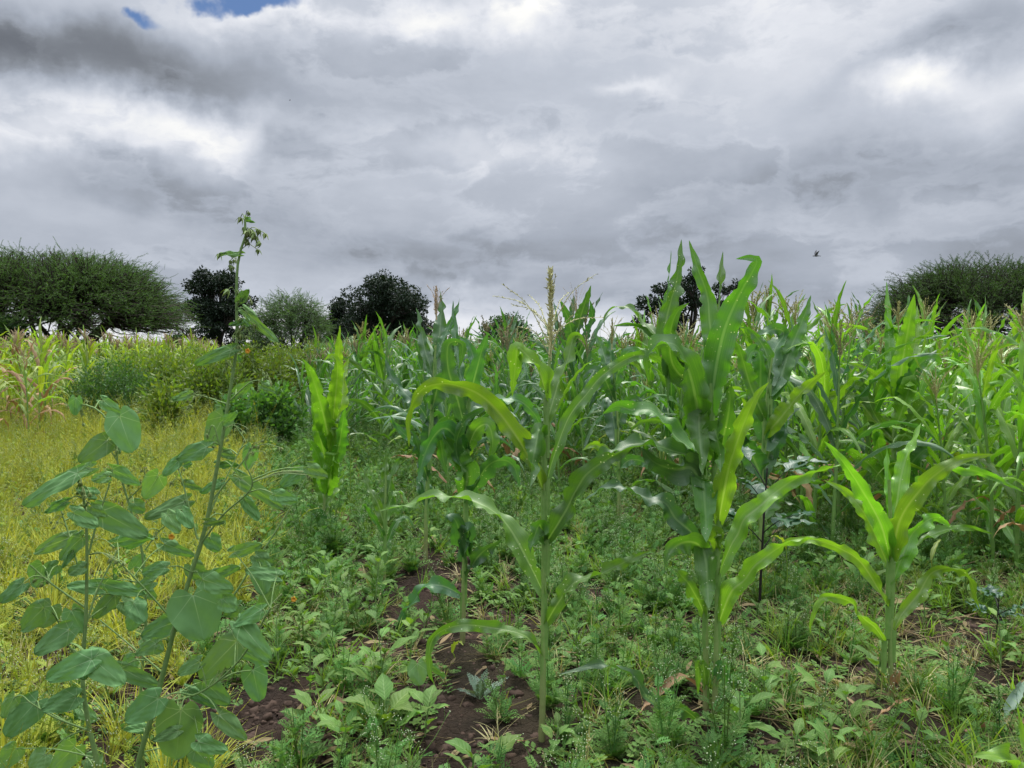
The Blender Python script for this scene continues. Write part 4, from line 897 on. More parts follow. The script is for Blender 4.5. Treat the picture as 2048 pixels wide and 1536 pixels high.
def acacia(name, label, px, Y, top_py, lpx, rpx, seed, ntw=2600, thick=.30, trunk=.28, mat='acacia', base=.36, droopside=0, domef=.45, cat='tree', tw=.75):
    """flat-topped thorn tree: limbs fan out from a low fork into a wide layer of upright feathery twigs"""
    r = np.random.default_rng(seed); c = at(px, top_py, Y); H = c[2]; L_ = (px-lpx)/F*Y; R_ = (rpx-px)/F*Y
    root = thing(name, label, cat, (c[0], Y, 0)); tm = MB(); cm = MB()
    fork = np.array([0, 0, H*.16]); limb(tm, np.array([r.normal(0, .1), 0, -.1]), fork, trunk, trunk*.8, r, k=9)
    K = int(ntw/9); ends = []
    for i in range(K):
        a = r.uniform(0, 6.28); rho = math.sqrt(r.uniform(0.0, 1)); rad = R_ if math.cos(a) > 0 else L_
        x = math.cos(a)*rho*rad; y = math.sin(a)*rho*(L_+R_)/2*.8
        zt = H*(1 - domef*rho**3.2); z = zt - r.uniform(.0, 1)**1.3*H*thick*(1-.2*rho)-.045*H
        if rho > .8: z -= r.uniform(0, .12)*H
        ends.append((np.array([x, y, z]), rho))
    mains = []
    for i in range(13):
        a = i*.483*2 + r.normal(0, .2); rr = r.uniform(.35, .62); rad = R_ if math.cos(a) > 0 else L_
        e = np.array([math.cos(a)*rr*rad, math.sin(a)*rr*(L_+R_)/2*.8, H*r.uniform(.42, .62)]); mains.append(limb(tm, fork, e, trunk*.45, trunk*.18, r, -.05, k=7, n=10))
    mp = np.vstack([m[4:] for m in mains]); TW = []; TD = []
    for e, rho in ends:
        j = np.argmin(np.linalg.norm(mp-e, axis=1)*(1) + np.abs(mp[:, 2]-e[2])*.2 + r.uniform(0, .5, len(mp))); P = limb(tm, mp[j], e, trunk*.11, trunk*.03, r, -.04, k=4, n=7)
        m = 9; i = r.uniform(3.6, 6, m); f = i.astype(int).clip(0, 5); pp = P[f]+(P[f+1]-P[f])*(i-f)[:, None]
        out = nrm(np.array([e[0], e[1], 0])+1e-6)*(.25+.9*rho); TW.append(pp + r.normal(0, .14, (m, 3))*[1.2, 1.2, .7]); TD.append(nrm(out + np.array([0, 0, .5-.9*rho**3]) + r.normal(0, .7, (m, 3))*[1, 1, .7]))
    TW = np.vstack(TW); TD = np.vstack(TD)
    # twig template: thin curved stick with small paired leaf tufts
    t = MB(); P = curve([[0, 0, 0], [.03, .5, .04], [-.02, 1, .02]], 6); tube(t, P, np.linspace(.013, .004, 6), 3, mat=1)
    q = MB(); nn = 22; yy = np.linspace(.1, 1.0, nn); sp = np.stack([.03*np.sin(yy*3), yy, .03*yy], 1); dd = np.stack([np.where(np.arange(nn) % 2, 1, -1)*1.0, np.full(nn, .9), r.normal(0, .7, nn)], 1)
    scatter(t, LEAFQ(.115, .045), frames(dd, r.uniform(0, 6, nn)), sp, r.uniform(0.3, .7, nn), mat=0)
    s = r.uniform(.45, 1.1, len(TW))*tw; s = np.where(r.random(len(TW)) < .03, s*1.5, s)
    scatter(cm, t.arrays(), frames(TD, r.uniform(0, 6.28, len(TW)))*s[:, None, None], TW, r.uniform(0, 1, len(TW)))
    tm.build('trunk', M['bark'], root); cm.build('crown', [M[mat], M['bark']], root, smooth=False); return root
acacia('acacia_tree', 'wide flat-topped thorn tree with feathery dark crown at the left edge', 95, 27, 492, -150, 378, 11, 22000, thick=.23, trunk=.3, domef=.36, tw=.36)
acacia('acacia_tree', 'flat-topped thorn tree at the right edge with spiky open twigs', 1985, 26, 512, 1728, 2190, 12, 14500, thick=.26, trunk=.28, domef=.36, tw=.42)
acacia('acacia_tree', 'small pale bushy thorn tree between two dark round trees', 585, 36, 580, 492, 658, 13, 4200, thick=.55, trunk=.14, mat='acacia_light', domef=.4, tw=.5)
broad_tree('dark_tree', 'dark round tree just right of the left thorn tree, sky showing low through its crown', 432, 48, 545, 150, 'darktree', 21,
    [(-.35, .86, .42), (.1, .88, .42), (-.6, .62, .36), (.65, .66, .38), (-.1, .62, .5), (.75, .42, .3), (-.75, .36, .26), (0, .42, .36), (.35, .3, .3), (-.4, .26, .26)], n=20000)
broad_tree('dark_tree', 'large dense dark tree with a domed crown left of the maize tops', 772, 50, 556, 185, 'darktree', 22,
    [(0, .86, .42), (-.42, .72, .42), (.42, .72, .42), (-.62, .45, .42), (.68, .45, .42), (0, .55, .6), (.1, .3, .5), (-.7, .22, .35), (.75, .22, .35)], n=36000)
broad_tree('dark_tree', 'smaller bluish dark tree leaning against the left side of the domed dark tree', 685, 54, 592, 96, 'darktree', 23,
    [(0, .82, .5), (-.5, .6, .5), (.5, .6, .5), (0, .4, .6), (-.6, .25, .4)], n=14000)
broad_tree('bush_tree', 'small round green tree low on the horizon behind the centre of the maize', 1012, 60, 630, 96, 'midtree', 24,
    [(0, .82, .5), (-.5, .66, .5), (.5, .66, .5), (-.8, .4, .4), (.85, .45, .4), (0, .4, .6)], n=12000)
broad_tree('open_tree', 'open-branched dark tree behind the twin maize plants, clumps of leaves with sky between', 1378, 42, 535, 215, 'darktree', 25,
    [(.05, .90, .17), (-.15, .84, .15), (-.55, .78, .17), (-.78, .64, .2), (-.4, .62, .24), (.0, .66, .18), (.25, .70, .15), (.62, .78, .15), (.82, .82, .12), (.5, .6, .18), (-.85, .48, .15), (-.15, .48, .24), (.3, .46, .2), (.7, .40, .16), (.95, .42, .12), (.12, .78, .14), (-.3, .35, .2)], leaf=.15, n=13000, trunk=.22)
for px, Y, tp, wd, lb in [(345, 44, 655, 60, 'low dark shrub on the horizon left of the dark round tree'), (20, 24, 600, 120, 'dark shrub under the left end of the flat-topped thorn tree'), (1680, 70, 664, 120, 'low dark bush on the horizon right of the tassels'),
                          (1590, 75, 672, 90, 'low bush on the far horizon behind the pale tassels'), (515, 46, 668, 80, 'low scrub at the foot of the pale thorn tree'), (640, 50, 672, 80, 'low dark scrub between the pale thorn tree and the domed tree')]:
    broad_tree('bush', lb, px, Y, tp, wd, 'midtree', px, [(0, .7, .4), (-.6, .5, .4), (.6, .5, .4), (0, .3, .5), (-.8, .25, .3), (.8, .25, .3)], n=5000, trunk=.07, cat='bush')

def shrub(label, px, Y, top_py, wpx, mat, seed, leaf=.07, n=9000, lw=.4, up=.6, group=None):
    """many-stemmed bush: stems fan out from the ground and carry leafy shoots"""
    r = np.random.default_rng(seed); c = at(px, top_py, Y); H = c[2]; hw = wpx/2/F*Y; root = thing('shrub', label, 'shrub', (c[0], Y, 0), 0, group); tm = MB(); cm = MB(); TP = []; DR = []
    ns = int(46 + 20*hw)
    for i in range(ns):
        a = r.uniform(0, 6.28); rho = math.sqrt(r.random()); e = np.array([math.cos(a)*rho*hw, math.sin(a)*rho*hw*.8, H*(1-.42*rho**2)*r.uniform(.72, 1.04)])
        P = curve([np.array([e[0]*.25, e[1]*.25, 0]), np.array([e[0]*.8, e[1]*.8, e[2]*.5]), e], 10); tube(tm, P, np.linspace(.012, .003, 10), 4)
        k = int(n/ns); i_ = r.uniform(0, 1, k)**.7*8.99; f = i_.astype(int); pp = P[f]+(P[f+1]-P[f])*(i_-f)[:, None]
        off = nrm(r.normal(0, 1, (k, 3)))*r.uniform(.02, .24, (k, 1)); TP.append(pp+off); DR.append(nrm(off*2+r.normal(0, .12, (k, 3))+[0, 0, up*.2]))
    TP = np.vstack(TP); DR = np.vstack(DR); ok = TP[:, 2] > .02; TP = TP[ok]; DR = DR[ok]
    scatter(cm, LEAFQ(leaf, leaf*lw), frames(DR, r.uniform(0, 6.28, len(TP)))*r.uniform(.6, 1.3, len(TP))[:, None, None], TP, r.uniform(0, 1, len(TP)))
    tm.build('stems', M['mallow_stem'], root); cm.build('foliage', M[mat], root, smooth=False)
shrub('round bluish green bush at the edge of the yellow field', 225, 13.5, 712, 190, 'shrub', 31, .06, 12000)
shrub('olive bush right of the round bluish green bush', 345, 14.5, 700, 150, 'olive', 32, .085, 9000)
shrub('olive-brown bush left of the tall mallow stem', 420, 13.5, 712, 140, 'olive', 33, .09, 9000)
shrub('olive bush right of the tall mallow stem', 510, 14.5, 690, 150, 'olive', 34, .085, 9500)
shrub('bush with brownish tips touching the left edge of the maize rows', 590, 17, 682, 130, 'olive', 35, .085, 8500)
shrub('low dark green leafy bush at the foot of the olive bushes', 548, 11.2, 775, 95, 'shrub', 36, .09, 5000, .6)
shrub('small olive sapling with upright leafy shoots in front of the bushes', 330, 11.5, 745, 60, 'olive', 37, .10, 2200)
shrub('small dark bush with broad leaves beside the tall mallow stem', 470, 10.8, 790, 50, 'shrub', 38, .09, 1800, .6)
for i, (px, Y, tp, wd) in enumerate([(300, 21, 690, 110), (400, 22, 686, 120), (470, 24, 684, 120), (560, 26, 680, 110), (620, 24, 690, 70), (270, 17, 705, 90)]):
    shrub('olive scrub bush in the band behind the front bushes, left of the maize rows', px, Y, tp, wd, 'olive', 50+i, .10, 5000, group='olive scrub bushes behind the front bushes')

# ------------------------------------------------------------------ small weeds: source shapes
def div_leaf(mb, P, L_, W_, r, mat=0, n=9):
    """deeply divided leaf along the curve P"""
    T = nrm(np.gradient(P, axis=0)); S = nrm(np.cross(T, [0, 0, 1.])+1e-6); N = np.cross(S, T)
    idx = np.linspace(.18, .97, n)*(len(P)-1); f = idx.astype(int).clip(0, len(P)-2); pp = P[f]+(P[f+1]-P[f])*(idx-f)[:, None]
    env = np.sin(np.pi*np.linspace(.18, .97, n)**.8)**.7
    pos, mats, sc = [], [], []
    for side in (-1, 1):
        for i in range(n):
            d = nrm(S[f[i]]*side + T[f[i]]*.75 + N[f[i]]*r.normal(.05, .12)); l = W_*env[i]*r.uniform(.8, 1.15)
            for q, (k, a) in enumerate([(1.0, 0), (.55, .6), (.5, -.6)]):
                dd = nrm(d*math.cos(a) + T[f[i]]*math.sin(a)); pos.append(pp[i] + d*l*(.0 if q == 0 else .45)); mats.append(dd); sc.append(l*k)
    pos = np.array(pos); D_ = np.array(mats); sc = np.array(sc)
    fr = np.stack([nrm(np.cross(D_, N.mean(0))), D_, np.tile(nrm(N.mean(0)), (len(D_), 1))], -1)
    scatter(mb, LEAFQ(1.0, .32), fr*sc[:, None, None], pos, np.full(len(pos), r.uniform()), mat)
    ribbon(mb, P, np.linspace(.0016, .0008, len(P)), S, 2, 0, mat=mat)
def arc(r, az, th0, bend, L_, n=7, base=(0, 0, 0)):
    s = np.linspace(0, 1, n); th = th0+bend*s; d = np.stack([np.sin(th)*math.cos(az), np.sin(th)*math.sin(az), np.cos(th)], 1)*L_/(n-1)
    return np.array(base)+np.vstack([[0, 0, 0], np.cumsum(d[:-1], 0)])
BALL = None
def ball(mb, c, s, mat):
    a = np.linspace(0, 2*np.pi, 6); V = np.array([[[0, 0, -1]]*6, [[math.cos(t)*.9, math.sin(t)*.9, -.4] for t in a], [[math.cos(t)*.9, math.sin(t)*.9, .45] for t in a], [[0, 0, 1]]*6], float)
    mb.add(V.reshape(-1, 3)*s+c, grid_quads(4, 6), np.full((24, 3), .5), mat)
def parthenium(seed, h=.38, flowers=True, nros=9, ll=.17):
    r = np.random.default_rng(seed); mb = MB()
    for i in range(nros): div_leaf(mb, arc(r, i*2.4+r.normal(0, .3), r.uniform(.35, .9), r.uniform(.4, 1.0), ll*r.uniform(.7, 1.2)), ll, ll*.27, r, n=8)
    for k in range(r.integers(2, 5)):
        az_ = r.uniform(0, 6.28); hh = h*r.uniform(.6, 1.1); P = arc(r, az_, r.uniform(.05, .35), r.uniform(-.2, .2), hh, 10); tube(mb, P, np.linspace(.003, .0014, 10), 4)
        for j in range(6):
            b = P[2+j]; div_leaf(mb, arc(r, az_+j*2.4, r.uniform(.5, 1.0), r.uniform(.2, .7), ll*.62*(1-j*.09), base=b), ll*.5, ll*.16, r, n=6)
        if flowers:
            for j in range(r.integers(3, 7)):
                b = P[r.integers(6, 10)]; Q = arc(r, r.uniform(0, 6.28), r.uniform(.2, .8), -.2, hh*r.uniform(.15, .32), 5, b); tube(mb, Q, np.linspace(.0012, .0008, 5), 3)
                for q in range(r.integers(3, 6)):
                    e = Q[-1]+r.normal(0, .011, 3); tube(mb, np.array([Q[-2], e]), .0007, 3); ball(mb, e, .0021, 1)
    return mb
def grass_tuft(seed, h=.3, nb=26, spread=.5, w_=.0035, heads=0):
    r = np.random.default_rng(seed); mb = MB()
    for i in range(nb):
        az_ = r.uniform(0, 6.28); L_ = h*r.uniform(.5, 1.15); P = arc(r, az_, r.uniform(0, spread), r.uniform(.3, 1.5), L_, 7, (r.normal(0, .02), r.normal(0, .02), 0))
        ribbon(mb, P, w_*np.array([.7, .9, 1, .9, .7, .45, .05]), np.tile([-math.sin(az_), math.cos(az_), 0], (7, 1)), 3, .3, seed=i+seed)
    for i in range(heads):
        az_ = r.uniform(0, 6.28); P = arc(r, az_, r.uniform(0, spread*.7), r.uniform(.2, .8), h*r.uniform(1.1, 1.6), 8); tube(mb, P, np.linspace(.0012, .0006, 8), 3)
        for j in range(14):
            b = P[5]+(P[7]-P[5])*r.random(); scatter(mb, LEAFQ(.012, .004), frames(nrm((P[7]-P[5])+r.normal(0, .03, 3))[None], np.array([0.])), b[None], np.array([.5]), 0)
    return mb
def ovate(mb, P, W_, seed, mat=0, n=9):
    s = np.linspace(0, 1, n); wf = np.interp(s, [0, .08, .3, .5, .75, .93, 1], [.04, .35, .95, 1, .62, .18, .0]); T = nrm(np.gradient(P, axis=0)); S = nrm(np.cross(T, [0, 0, 1.])+1e-6)
    ribbon(mb, P, W_*wf, S, 7, .22, amp=W_*.10, freq=2.2, seed=seed, mat=mat)
def broad_weed_parts(seed, h=.3, nl=9, ll=.10, ww=.42):
    r = np.random.default_rng(seed); st = MB(); lv = []; az_ = r.uniform(0, 6.28); P = arc(r, az_, r.uniform(0, .2), r.uniform(-.2, .3), h, 10); tube(st, P, np.linspace(.004, .002, 10), 5)
    for j in range(nl):
        u = (j+.5)/nl; b = P[int(2+u*7.4)]; a = az_+j*2.4; L_ = ll*r.uniform(.7, 1.2)*(1.15-.5*u); pe = arc(r, a, r.uniform(.4, .9), .2, L_*.45, 4, b); tube(st, pe, .0011, 4)
        m = MB(); ovate(m, arc(r, a, r.uniform(.7, 1.2), r.uniform(.3, 1.0), L_, 11, pe[-1]), L_*ww*.5, seed*20+j, n=11) if False else ovate(m, curve(arc(r, a, r.uniform(.6, 1.15), r.uniform(.3, 1.0), L_, 7, pe[-1]), 11), L_*ww*.5, seed*20+j, n=11); lv.append(m)
    return st, lv
def merge(parts, mats=None):
    a = MB()
    for i, p in enumerate(parts):
        V, Q, U, mi = p.arrays(); a.add(V, Q, U, 0)
    return a
def broad_weed(seed, **k):
    st, lv = broad_weed_parts(seed, **k); return merge([st]+lv)
SRC = bpy.data.collections.new('sources')
def sources(cname, meshes):
    c = bpy.data.collections.new(cname)
    for i, me in enumerate(meshes):
        o = bpy.data.objects.new('%s_%02d' % (cname, i), me); c.objects.link(o)
    return c
def gn_scatter(name, label, cat, col, P, rz, sc, vi, tilt=None):
    me = bpy.data.meshes.new(name); me.vertices.add(len(P)); me.vertices.foreach_set('co', np.asarray(P, np.float32).ravel())
    t = np.zeros((len(P), 3)) if tilt is None else np.asarray(tilt).copy(); t[:, 2] = rz
    for n_, ty, d in (('rot', 'FLOAT_VECTOR', t), ('scl', 'FLOAT', sc), ('vi', 'INT', vi)):
        a = me.attributes.new(n_, ty, 'POINT'); a.data.foreach_set('vector' if ty == 'FLOAT_VECTOR' else 'value', np.asarray(d, np.int32 if ty == 'INT' else np.float32).ravel())
    o = bpy.data.objects.new(name, me); COL.objects.link(o)
    ng = bpy.data.node_groups.new(name, 'GeometryNodeTree'); ng.interface.new_socket('Geometry', in_out='INPUT', socket_type='NodeSocketGeometry'); ng.interface.new_socket('Geometry', in_out='OUTPUT', socket_type='NodeSocketGeometry')
    N = ng.nodes; Lk = ng.links; gi = N.new('NodeGroupInput'); go = N.new('NodeGroupOutput'); ip = N.new('GeometryNodeInstanceOnPoints'); ci = N.new('GeometryNodeCollectionInfo')
    ci.inputs['Collection'].default_value = col; ci.inputs['Separate Children'].default_value = True; ci.inputs['Reset Children'].default_value = True
    def na(nm, ty): n = N.new('GeometryNodeInputNamedAttribute'); n.data_type = ty; n.inputs[0].default_value = nm; return n.outputs[0]
    Lk.new(gi.outputs[0], ip.inputs['Points']); Lk.new(ci.outputs[0], ip.inputs['Instance']); ip.inputs['Pick Instance'].default_value = True
    Lk.new(na('vi', 'INT'), ip.inputs['Instance Index']); Lk.new(na('rot', 'FLOAT_VECTOR'), ip.inputs['Rotation']); Lk.new(na('scl', 'FLOAT'), ip.inputs['Scale']); Lk.new(ip.outputs[0], go.inputs[0])
    md = o.modifiers.new('scatter', 'NODES'); md.node_group = ng
    return tag(o, label, cat, kind='stuff')
FEET = [gp(*b) for b in [(1083, 1502), (1412, 1445), (1428, 1460), (1783, 1428), (925, 1292), (768, 1180), (851, 1132), (645, 1072)]] + [gp(850, 1200), gp(960, 1385), gp(845, 1430)]
def clear(x, y):
    """trodden, weeded spots round the feet of the front maize"""
    c = np.ones_like(x)
    for fx, fy in FEET: c = c*(1-.93*np.exp(-((x-fx)/.13)**2-((y-fy+.16)/.24)**2))
    return c
def spread(n, y0, y1, dens, seed, lo=-420, hi=2560):
    """n tries over the wedge in view, thinned by dens(x, y, px, py)"""
    r = np.random.default_rng(seed); n = int(n*1.16); y = np.sqrt(r.uniform(y0**2, y1**2, n)); x = (r.uniform(lo, hi, n)-1024)/F*y; px, py = proj(x, y, 0)
    k = r.random(n) < dens(x, y, px, py)*clear(x, y); x, y = x[k], y[k]; return np.stack([x, y, gz(x, y)-.005], 1), r
def ell(px, py, cx, cy_, rx, ry): return np.clip(1.22-((px-cx)/rx)**2-((py-cy_)/ry)**2, 0, 1)
def bare(px, py):
    b = 0
    for e in [(900, 1180, 90, 70), (900, 1270, 110, 60), (760, 1290, 90, 40), (930, 1400, 150, 100), (930, 1490, 140, 90), (560, 1430, 140, 70), (640, 1500, 130, 50), (500, 1440, 60, 50), (1960, 1265, 120, 45), (1860, 1270, 90, 35), (1990, 1400, 90, 50), (1350, 1420, 90, 45), (1160, 960, 50, 30), (1700, 1330, 60, 25), (1880, 1480, 90, 30), (870, 1165, 70, 40), (1000, 1240, 60, 40), (1560, 1500, 80, 30)]:
        b = np.maximum(b, ell(px, py, *e))
    return b
def yellow_zone(px, py): return np.clip((np.interp(py, [690, 800, 900, 1050, 1200, 1350, 1540], [640, 600, 575, 560, 520, 460, 420])-px)/90, 0, 1)
def olive_zone(px, py): return np.clip((px-1480)/200, 0, 1)*np.clip((py-1080)/150, 0, 1)
def crop(px, py, x, y): return np.clip(1-(y-9)/14, .12, 1)

pg = sources('fern_green', [parthenium(600+i, h=.36, flowers=i % 2 == 0).mesh('p', [M['fern_green'], M['white']], False) for i in range(8)])
py_ = sources('fern_yellow', [parthenium(620+i, h=.42, ll=.12).mesh('p', [M['fern_yellow'], M['white']], False) for i in range(6)])
gg = sources('grass_green', [grass_tuft(640+i, .24, 22, .8).mesh('g', [M['grass_green']]) for i in range(5)])
gy = sources('grass_yellow', [grass_tuft(660+i, .36, 30, .5, .003, 5).mesh('g', [M['grass_yellow']]) for i in range(6)])
gdr = sources('grass_dry', [grass_tuft(680+i, .2, 18, 1.2, .0025, 2).mesh('g', [M['grass_dry']]) for i in range(4)])
bw = sources('broad', [broad_weed(700+i, h=float(rng.uniform(.06, .26)), ll=float(rng.uniform(.03, .09)), nl=int(rng.integers(7, 13))).mesh('b', [M['broad']]) for i in range(8)])
def go(name, label, cat, col, nv, n, y0, y1, dens, seed, s0, s1, tl=.12):
    P, r = spread(n, y0, y1, dens, seed); k = len(P); fade = np.clip(P[:, 1]/9, 1, 1.35)
    tilt = r.normal(0, tl, (k, 3)); gn_scatter(name, label, cat, col, P, r.uniform(0, 6.28, k), r.uniform(s0, s1, k)*fade, r.integers(0, nv, k), tilt)
go('feathery_weeds', 'blue-green feathery weeds with tiny white flowers between the maize plants', 'weeds', pg, 8, 17000, 1.9, 22,
   lambda x, y, px, py: (1-.8*yellow_zone(px, py))*(1-.96*bare(px, py))*crop(px, py, x, y)*(1-.72*olive_zone(px, py))*np.where((px < 1000) & (py > 1200), .5, 1.0)*(.6+1.1*np.clip(fbm(x*.9, y*.9, 9, 3)+.5, 0, 1)), 1, .45, 1.0)
go('yellow_weeds', 'dense yellow-green weeds with white specks of flower filling the left foreground', 'weeds', py_, 6, 8500, 1.9, 22, lambda x, y, px, py: yellow_zone(px, py)*(1-.9*bare(px, py)), 2, .6, 1.1)
go('yellow_grass', 'yellow-green fine grass at the left', 'grass', gy, 6, 9000, 1.9, 24, lambda x, y, px, py: yellow_zone(px, py)*(1-.9*bare(px, py))*.9, 3, .6, 1.25, .25)
go('green_grass', 'short green grass among the weeds', 'grass', gg, 5, 14000, 1.9, 16, lambda x, y, px, py: (1-yellow_zone(px, py))*(1-.9*bare(px, py))*(.30+.5*olive_zone(px, py)), 4, .4, 1.0, .3)
go('dry_grass', 'dry straw-coloured grass lying on the soil', 'grass', gdr, 4, 7000, 1.9, 12, lambda x, y, px, py: (.12+.45*olive_zone(px, py)+.25*(py > 1150))*(1-.7*bare(px, py)), 5, .4, 1.0, .5)
go('broad_weeds', 'small broad-leaved weeds covering the ground', 'weeds', bw, 8, 9000, 1.9, 10, lambda x, y, px, py: (1-.9*bare(px, py))*(.06+.17*((px > 480) & (px < 1010) & (py > 1100))+.04*(px > 1500)), 6, .5, 1.2, .2)

def creeper(seed):
    r = np.random.default_rng(seed); mb = MB()
    for i in range(7):
        az_ = i*.9+r.normal(0, .3); s = np.linspace(0, 1, 12)[:, None]; L_ = r.uniform(.08, .22); P = s*np.array([math.cos(az_), math.sin(az_), 0])*L_ + np.array([0, 0, 1])*.02*np.sin(s*6+i) + [0, 0, .012]; tube(mb, P, .0011, 3)
        for j in range(1, 12):
            for sd_ in (-1, 1):
                a = az_+sd_*1.2; Q = arc(r, a, r.uniform(1.0, 1.5), .3, r.uniform(.012, .03), 5, P[j]+[0, 0, .004]); ovate(mb, curve(Q, 6), r.uniform(.005, .010), j, n=6)
    return mb
def litter(seed):
    r = np.random.default_rng(seed); mb = MB()
    for i in range(5):
        az_ = r.uniform(0, 6.28); L_ = r.uniform(.05, .22); P = arc(r, az_, 1.5, r.normal(0, .15), L_, 6, (r.normal(0, .06), r.normal(0, .06), .012)); tube(mb, P, r.uniform(.0008, .0022), 4)
    for i in range(3):
        az_ = r.uniform(0, 6.28); P = arc(r, az_, 1.4, r.uniform(-.1, .5), r.uniform(.04, .09), 8, (r.normal(0, .08), r.normal(0, .08), .012)); ovate(mb, P, r.uniform(.006, .013), i, n=8)
    return mb
go('creeping_weeds', 'low creeping weeds with small rounded leaves on the soil', 'weeds', sources('creeper', [creeper(740+i).mesh('c', [M['broad']]) for i in range(5)]), 5, 5000, 1.9, 9, lambda x, y, px, py: .28-.18*bare(px, py), 7, .6, 1.4, .1)
go('plant_litter', 'dead stalks and shrivelled leaves lying on the soil', 'litter', sources('litter', [litter(760+i).mesh('l', [M['litter']]) for i in range(6)]), 6, 4500, 1.9, 9, lambda x, y, px, py: .3+.4*olive_zone(px, py), 9, .6, 1.5, .15)
# clods on the bare soil
def clod(seed):
    r = np.random.default_rng(seed); a = np.linspace(0, 2*np.pi, 9); h = np.linspace(-1, 1, 6); V = np.array([[[math.cos(t)*math.sqrt(max(0, 1-z*z)), math.sin(t)*math.sqrt(max(0, 1-z*z)), z*.7] for t in a] for z in h]); k = r.uniform(.7, 1.25, (6, 9, 1)); k[:, -1] = k[:, 0]; k[0] = k[0, 0]; k[-1] = k[-1, 0]
    m = MB(); m.add(V*k, grid_quads(6, 9), np.full((54, 3), .5)); return m
cl = sources('clod', [clod(i).mesh('c', [M['clod']]) for i in range(6)])
P, r_ = spread(42000, 1.9, 7, lambda x, y, px, py: .15+.85*bare(px, py), 8); k = len(P)
gn_scatter('soil_clods', 'crumbly dark clods on the bare soil', 'clods', cl, P, r_.uniform(0, 6.28, k), r_.lognormal(-4.7, .6, k).clip(.003, .032), r_.integers(0, 6, k), r_.normal(0, .5, (k, 3)))

# ------------------------------------------------------------------ single weeds near the camera
def weed(label, px, py, seed, group=None, **k):
    x, y = gp(px, py); st, lv = broad_weed_parts(seed, **k); root = thing('broadleaf_weed', label, 'weed', (x, y, float(gz(x, y))-.005), 0, group)
    st.build('stem', M['mallow_stem'], root)
    for l in lv: l.build('leaf', M['broad'], root)
weed('young weed with two large veined oval leaves at the bottom centre on bare soil', 965, 1550, 801, h=.05, nl=3, ll=.13, ww=.62)
weed('large-leaved weed with a pale veined leaf spread toward the camera, bottom left of centre', 770, 1490, 802, h=.13, nl=8, ll=.15, ww=.6)
weed('weed with narrow drooping leaves left of the bare soil patch', 775, 1420, 803, h=.36, nl=11, ll=.13, ww=.45)
weed('small weed with pointed light leaves at the edge of the bare soil', 850, 1480, 804, h=.16, nl=7, ll=.10, ww=.5)
weed('light green weed low at the bottom edge right of the twin maize plants', 1590, 1530, 805, h=.08, nl=6, ll=.12, ww=.4)
OVAL = ['right of the heart-leaved plant foot', 'halfway between tall mallow and folded-leaf maize', 'near the bottom edge right of the tall mallow', 'below the young maize, slightly left', 'by the outer mallow leaves', 'just above the bare soil, left side', 'under the tip of a mallow branch', 'left of the single heart-leaved seedling',
        'between bottom-edge soil patches', 'at the foot of the folded-leaf maize', 'below the short right maize, left side', 'between twin maize and fallen pale leaf', 'at the bottom edge below the short right maize', 'right of the short maize foot', 'right below the twin maize foot', 'left of the short right maize foot', 'just below the young maize foot', 'left below the young maize',
        'at the bottom edge below the centre stalk', 'at the bottom edge by the twin maize', 'behind the short right maize, left', 'behind the short right maize, right', 'near the tall black-stemmed weed', 'at the right edge beside the bare patch']
for i, (px, py) in enumerate([(620, 1400), (660, 1330), (640, 1480), (700, 1260), (600, 1290), (720, 1380), (560, 1350), (820, 1330), (690, 1520), (850, 1270), (1700, 1500), (1650, 1440), (1830, 1520), (1900, 1420), (1540, 1440), (1750, 1380), (750, 1210), (650, 1200), (1110, 1530), (1480, 1520), (1720, 1200), (1850, 1250), (1660, 1180), (2000, 1340)]):
    weed(f"{'taller' if i % 2 else 'low'} oval-leaved weed {OVAL[i]}", px, py, 820+i, group='oval-leaved weeds in the foreground', h=float(rng.uniform(.12, .32)), nl=int(rng.integers(7, 12)), ll=float(rng.uniform(.07, .12)), ww=.48)
for i, (px, py, s, lb) in enumerate([(1330, 1500, 1.0, 'bright feathery weed with an upright stem in front of the fallen dry leaf'), (1225, 1530, .8, 'feathery weed at the bottom edge right of the centre maize stalk'), (1450, 1560, 1.15, 'broad blue-green feathery weed at the bottom edge below the twin maize plants'),
                                     (1130, 1490, .8, 'feathery weed beside the foot of the centre maize plant'), (1000, 1440, .7, 'thin yellow-green feathery weed with white buds on the edge of the bare soil'), (1700, 1320, .7, 'feathery weed left of the short right maize plant'), (1590, 1300, .9, 'feathery weed between the twin maize and the short right maize plant')]):
    x, y = gp(px, py); o = parthenium(900+i, h=.34, ll=.16, nros=11).build('feathery_weed', [M['fern_green'], M['white']], smooth=False); o.location = (x, y, float(gz(x, y))-.005); o.scale = (s, s, s); tag(o, lb, 'weed')
# seedling with one heart-shaped leaf
x, y = gp(845, 1430); root = thing('mallow_seedling', 'seedling with a single bright heart-shaped leaf above the bare soil', 'mallow seedling', (x, y, 0)); loc = (-x, -y, 0)
b = at(835, 1328, y-.03); q = heart_leaf(b, at(838, 1372, y-.06), .085, .1, 77, M['mallow'], root, loc); b2 = at(865, 1335, y+.03); heart_leaf(b2, at(890, 1352, y+.05), .04, .8, 78, M['mallow'], root, loc)
m = MB(); tube(m, curve([[x, y, -.01], [x-.01, y, .06], q], 8), .0018, 5); tube(m, curve([[x-.01, y, .06], b2], 5), .0013, 5); o = m.build('stem', M['mallow_stem'], root); o.location = loc
# grey spiny thistle
x, y = gp(960, 1395); root = thing('thistle', 'small grey-green spiny thistle on the bare soil behind the bottom centre', 'thistle', (x, y, float(gz(x, y)))); r_ = np.random.default_rng(5)
for i in range(9):
    m = MB(); div_leaf(m, arc(r_, i*2.4, r_.uniform(.15, .8), r_.uniform(.3, .6), r_.uniform(.1, .17), 9), .15, .028, r_, n=12); m.build('leaf', M['thistle'], root, smooth=False)
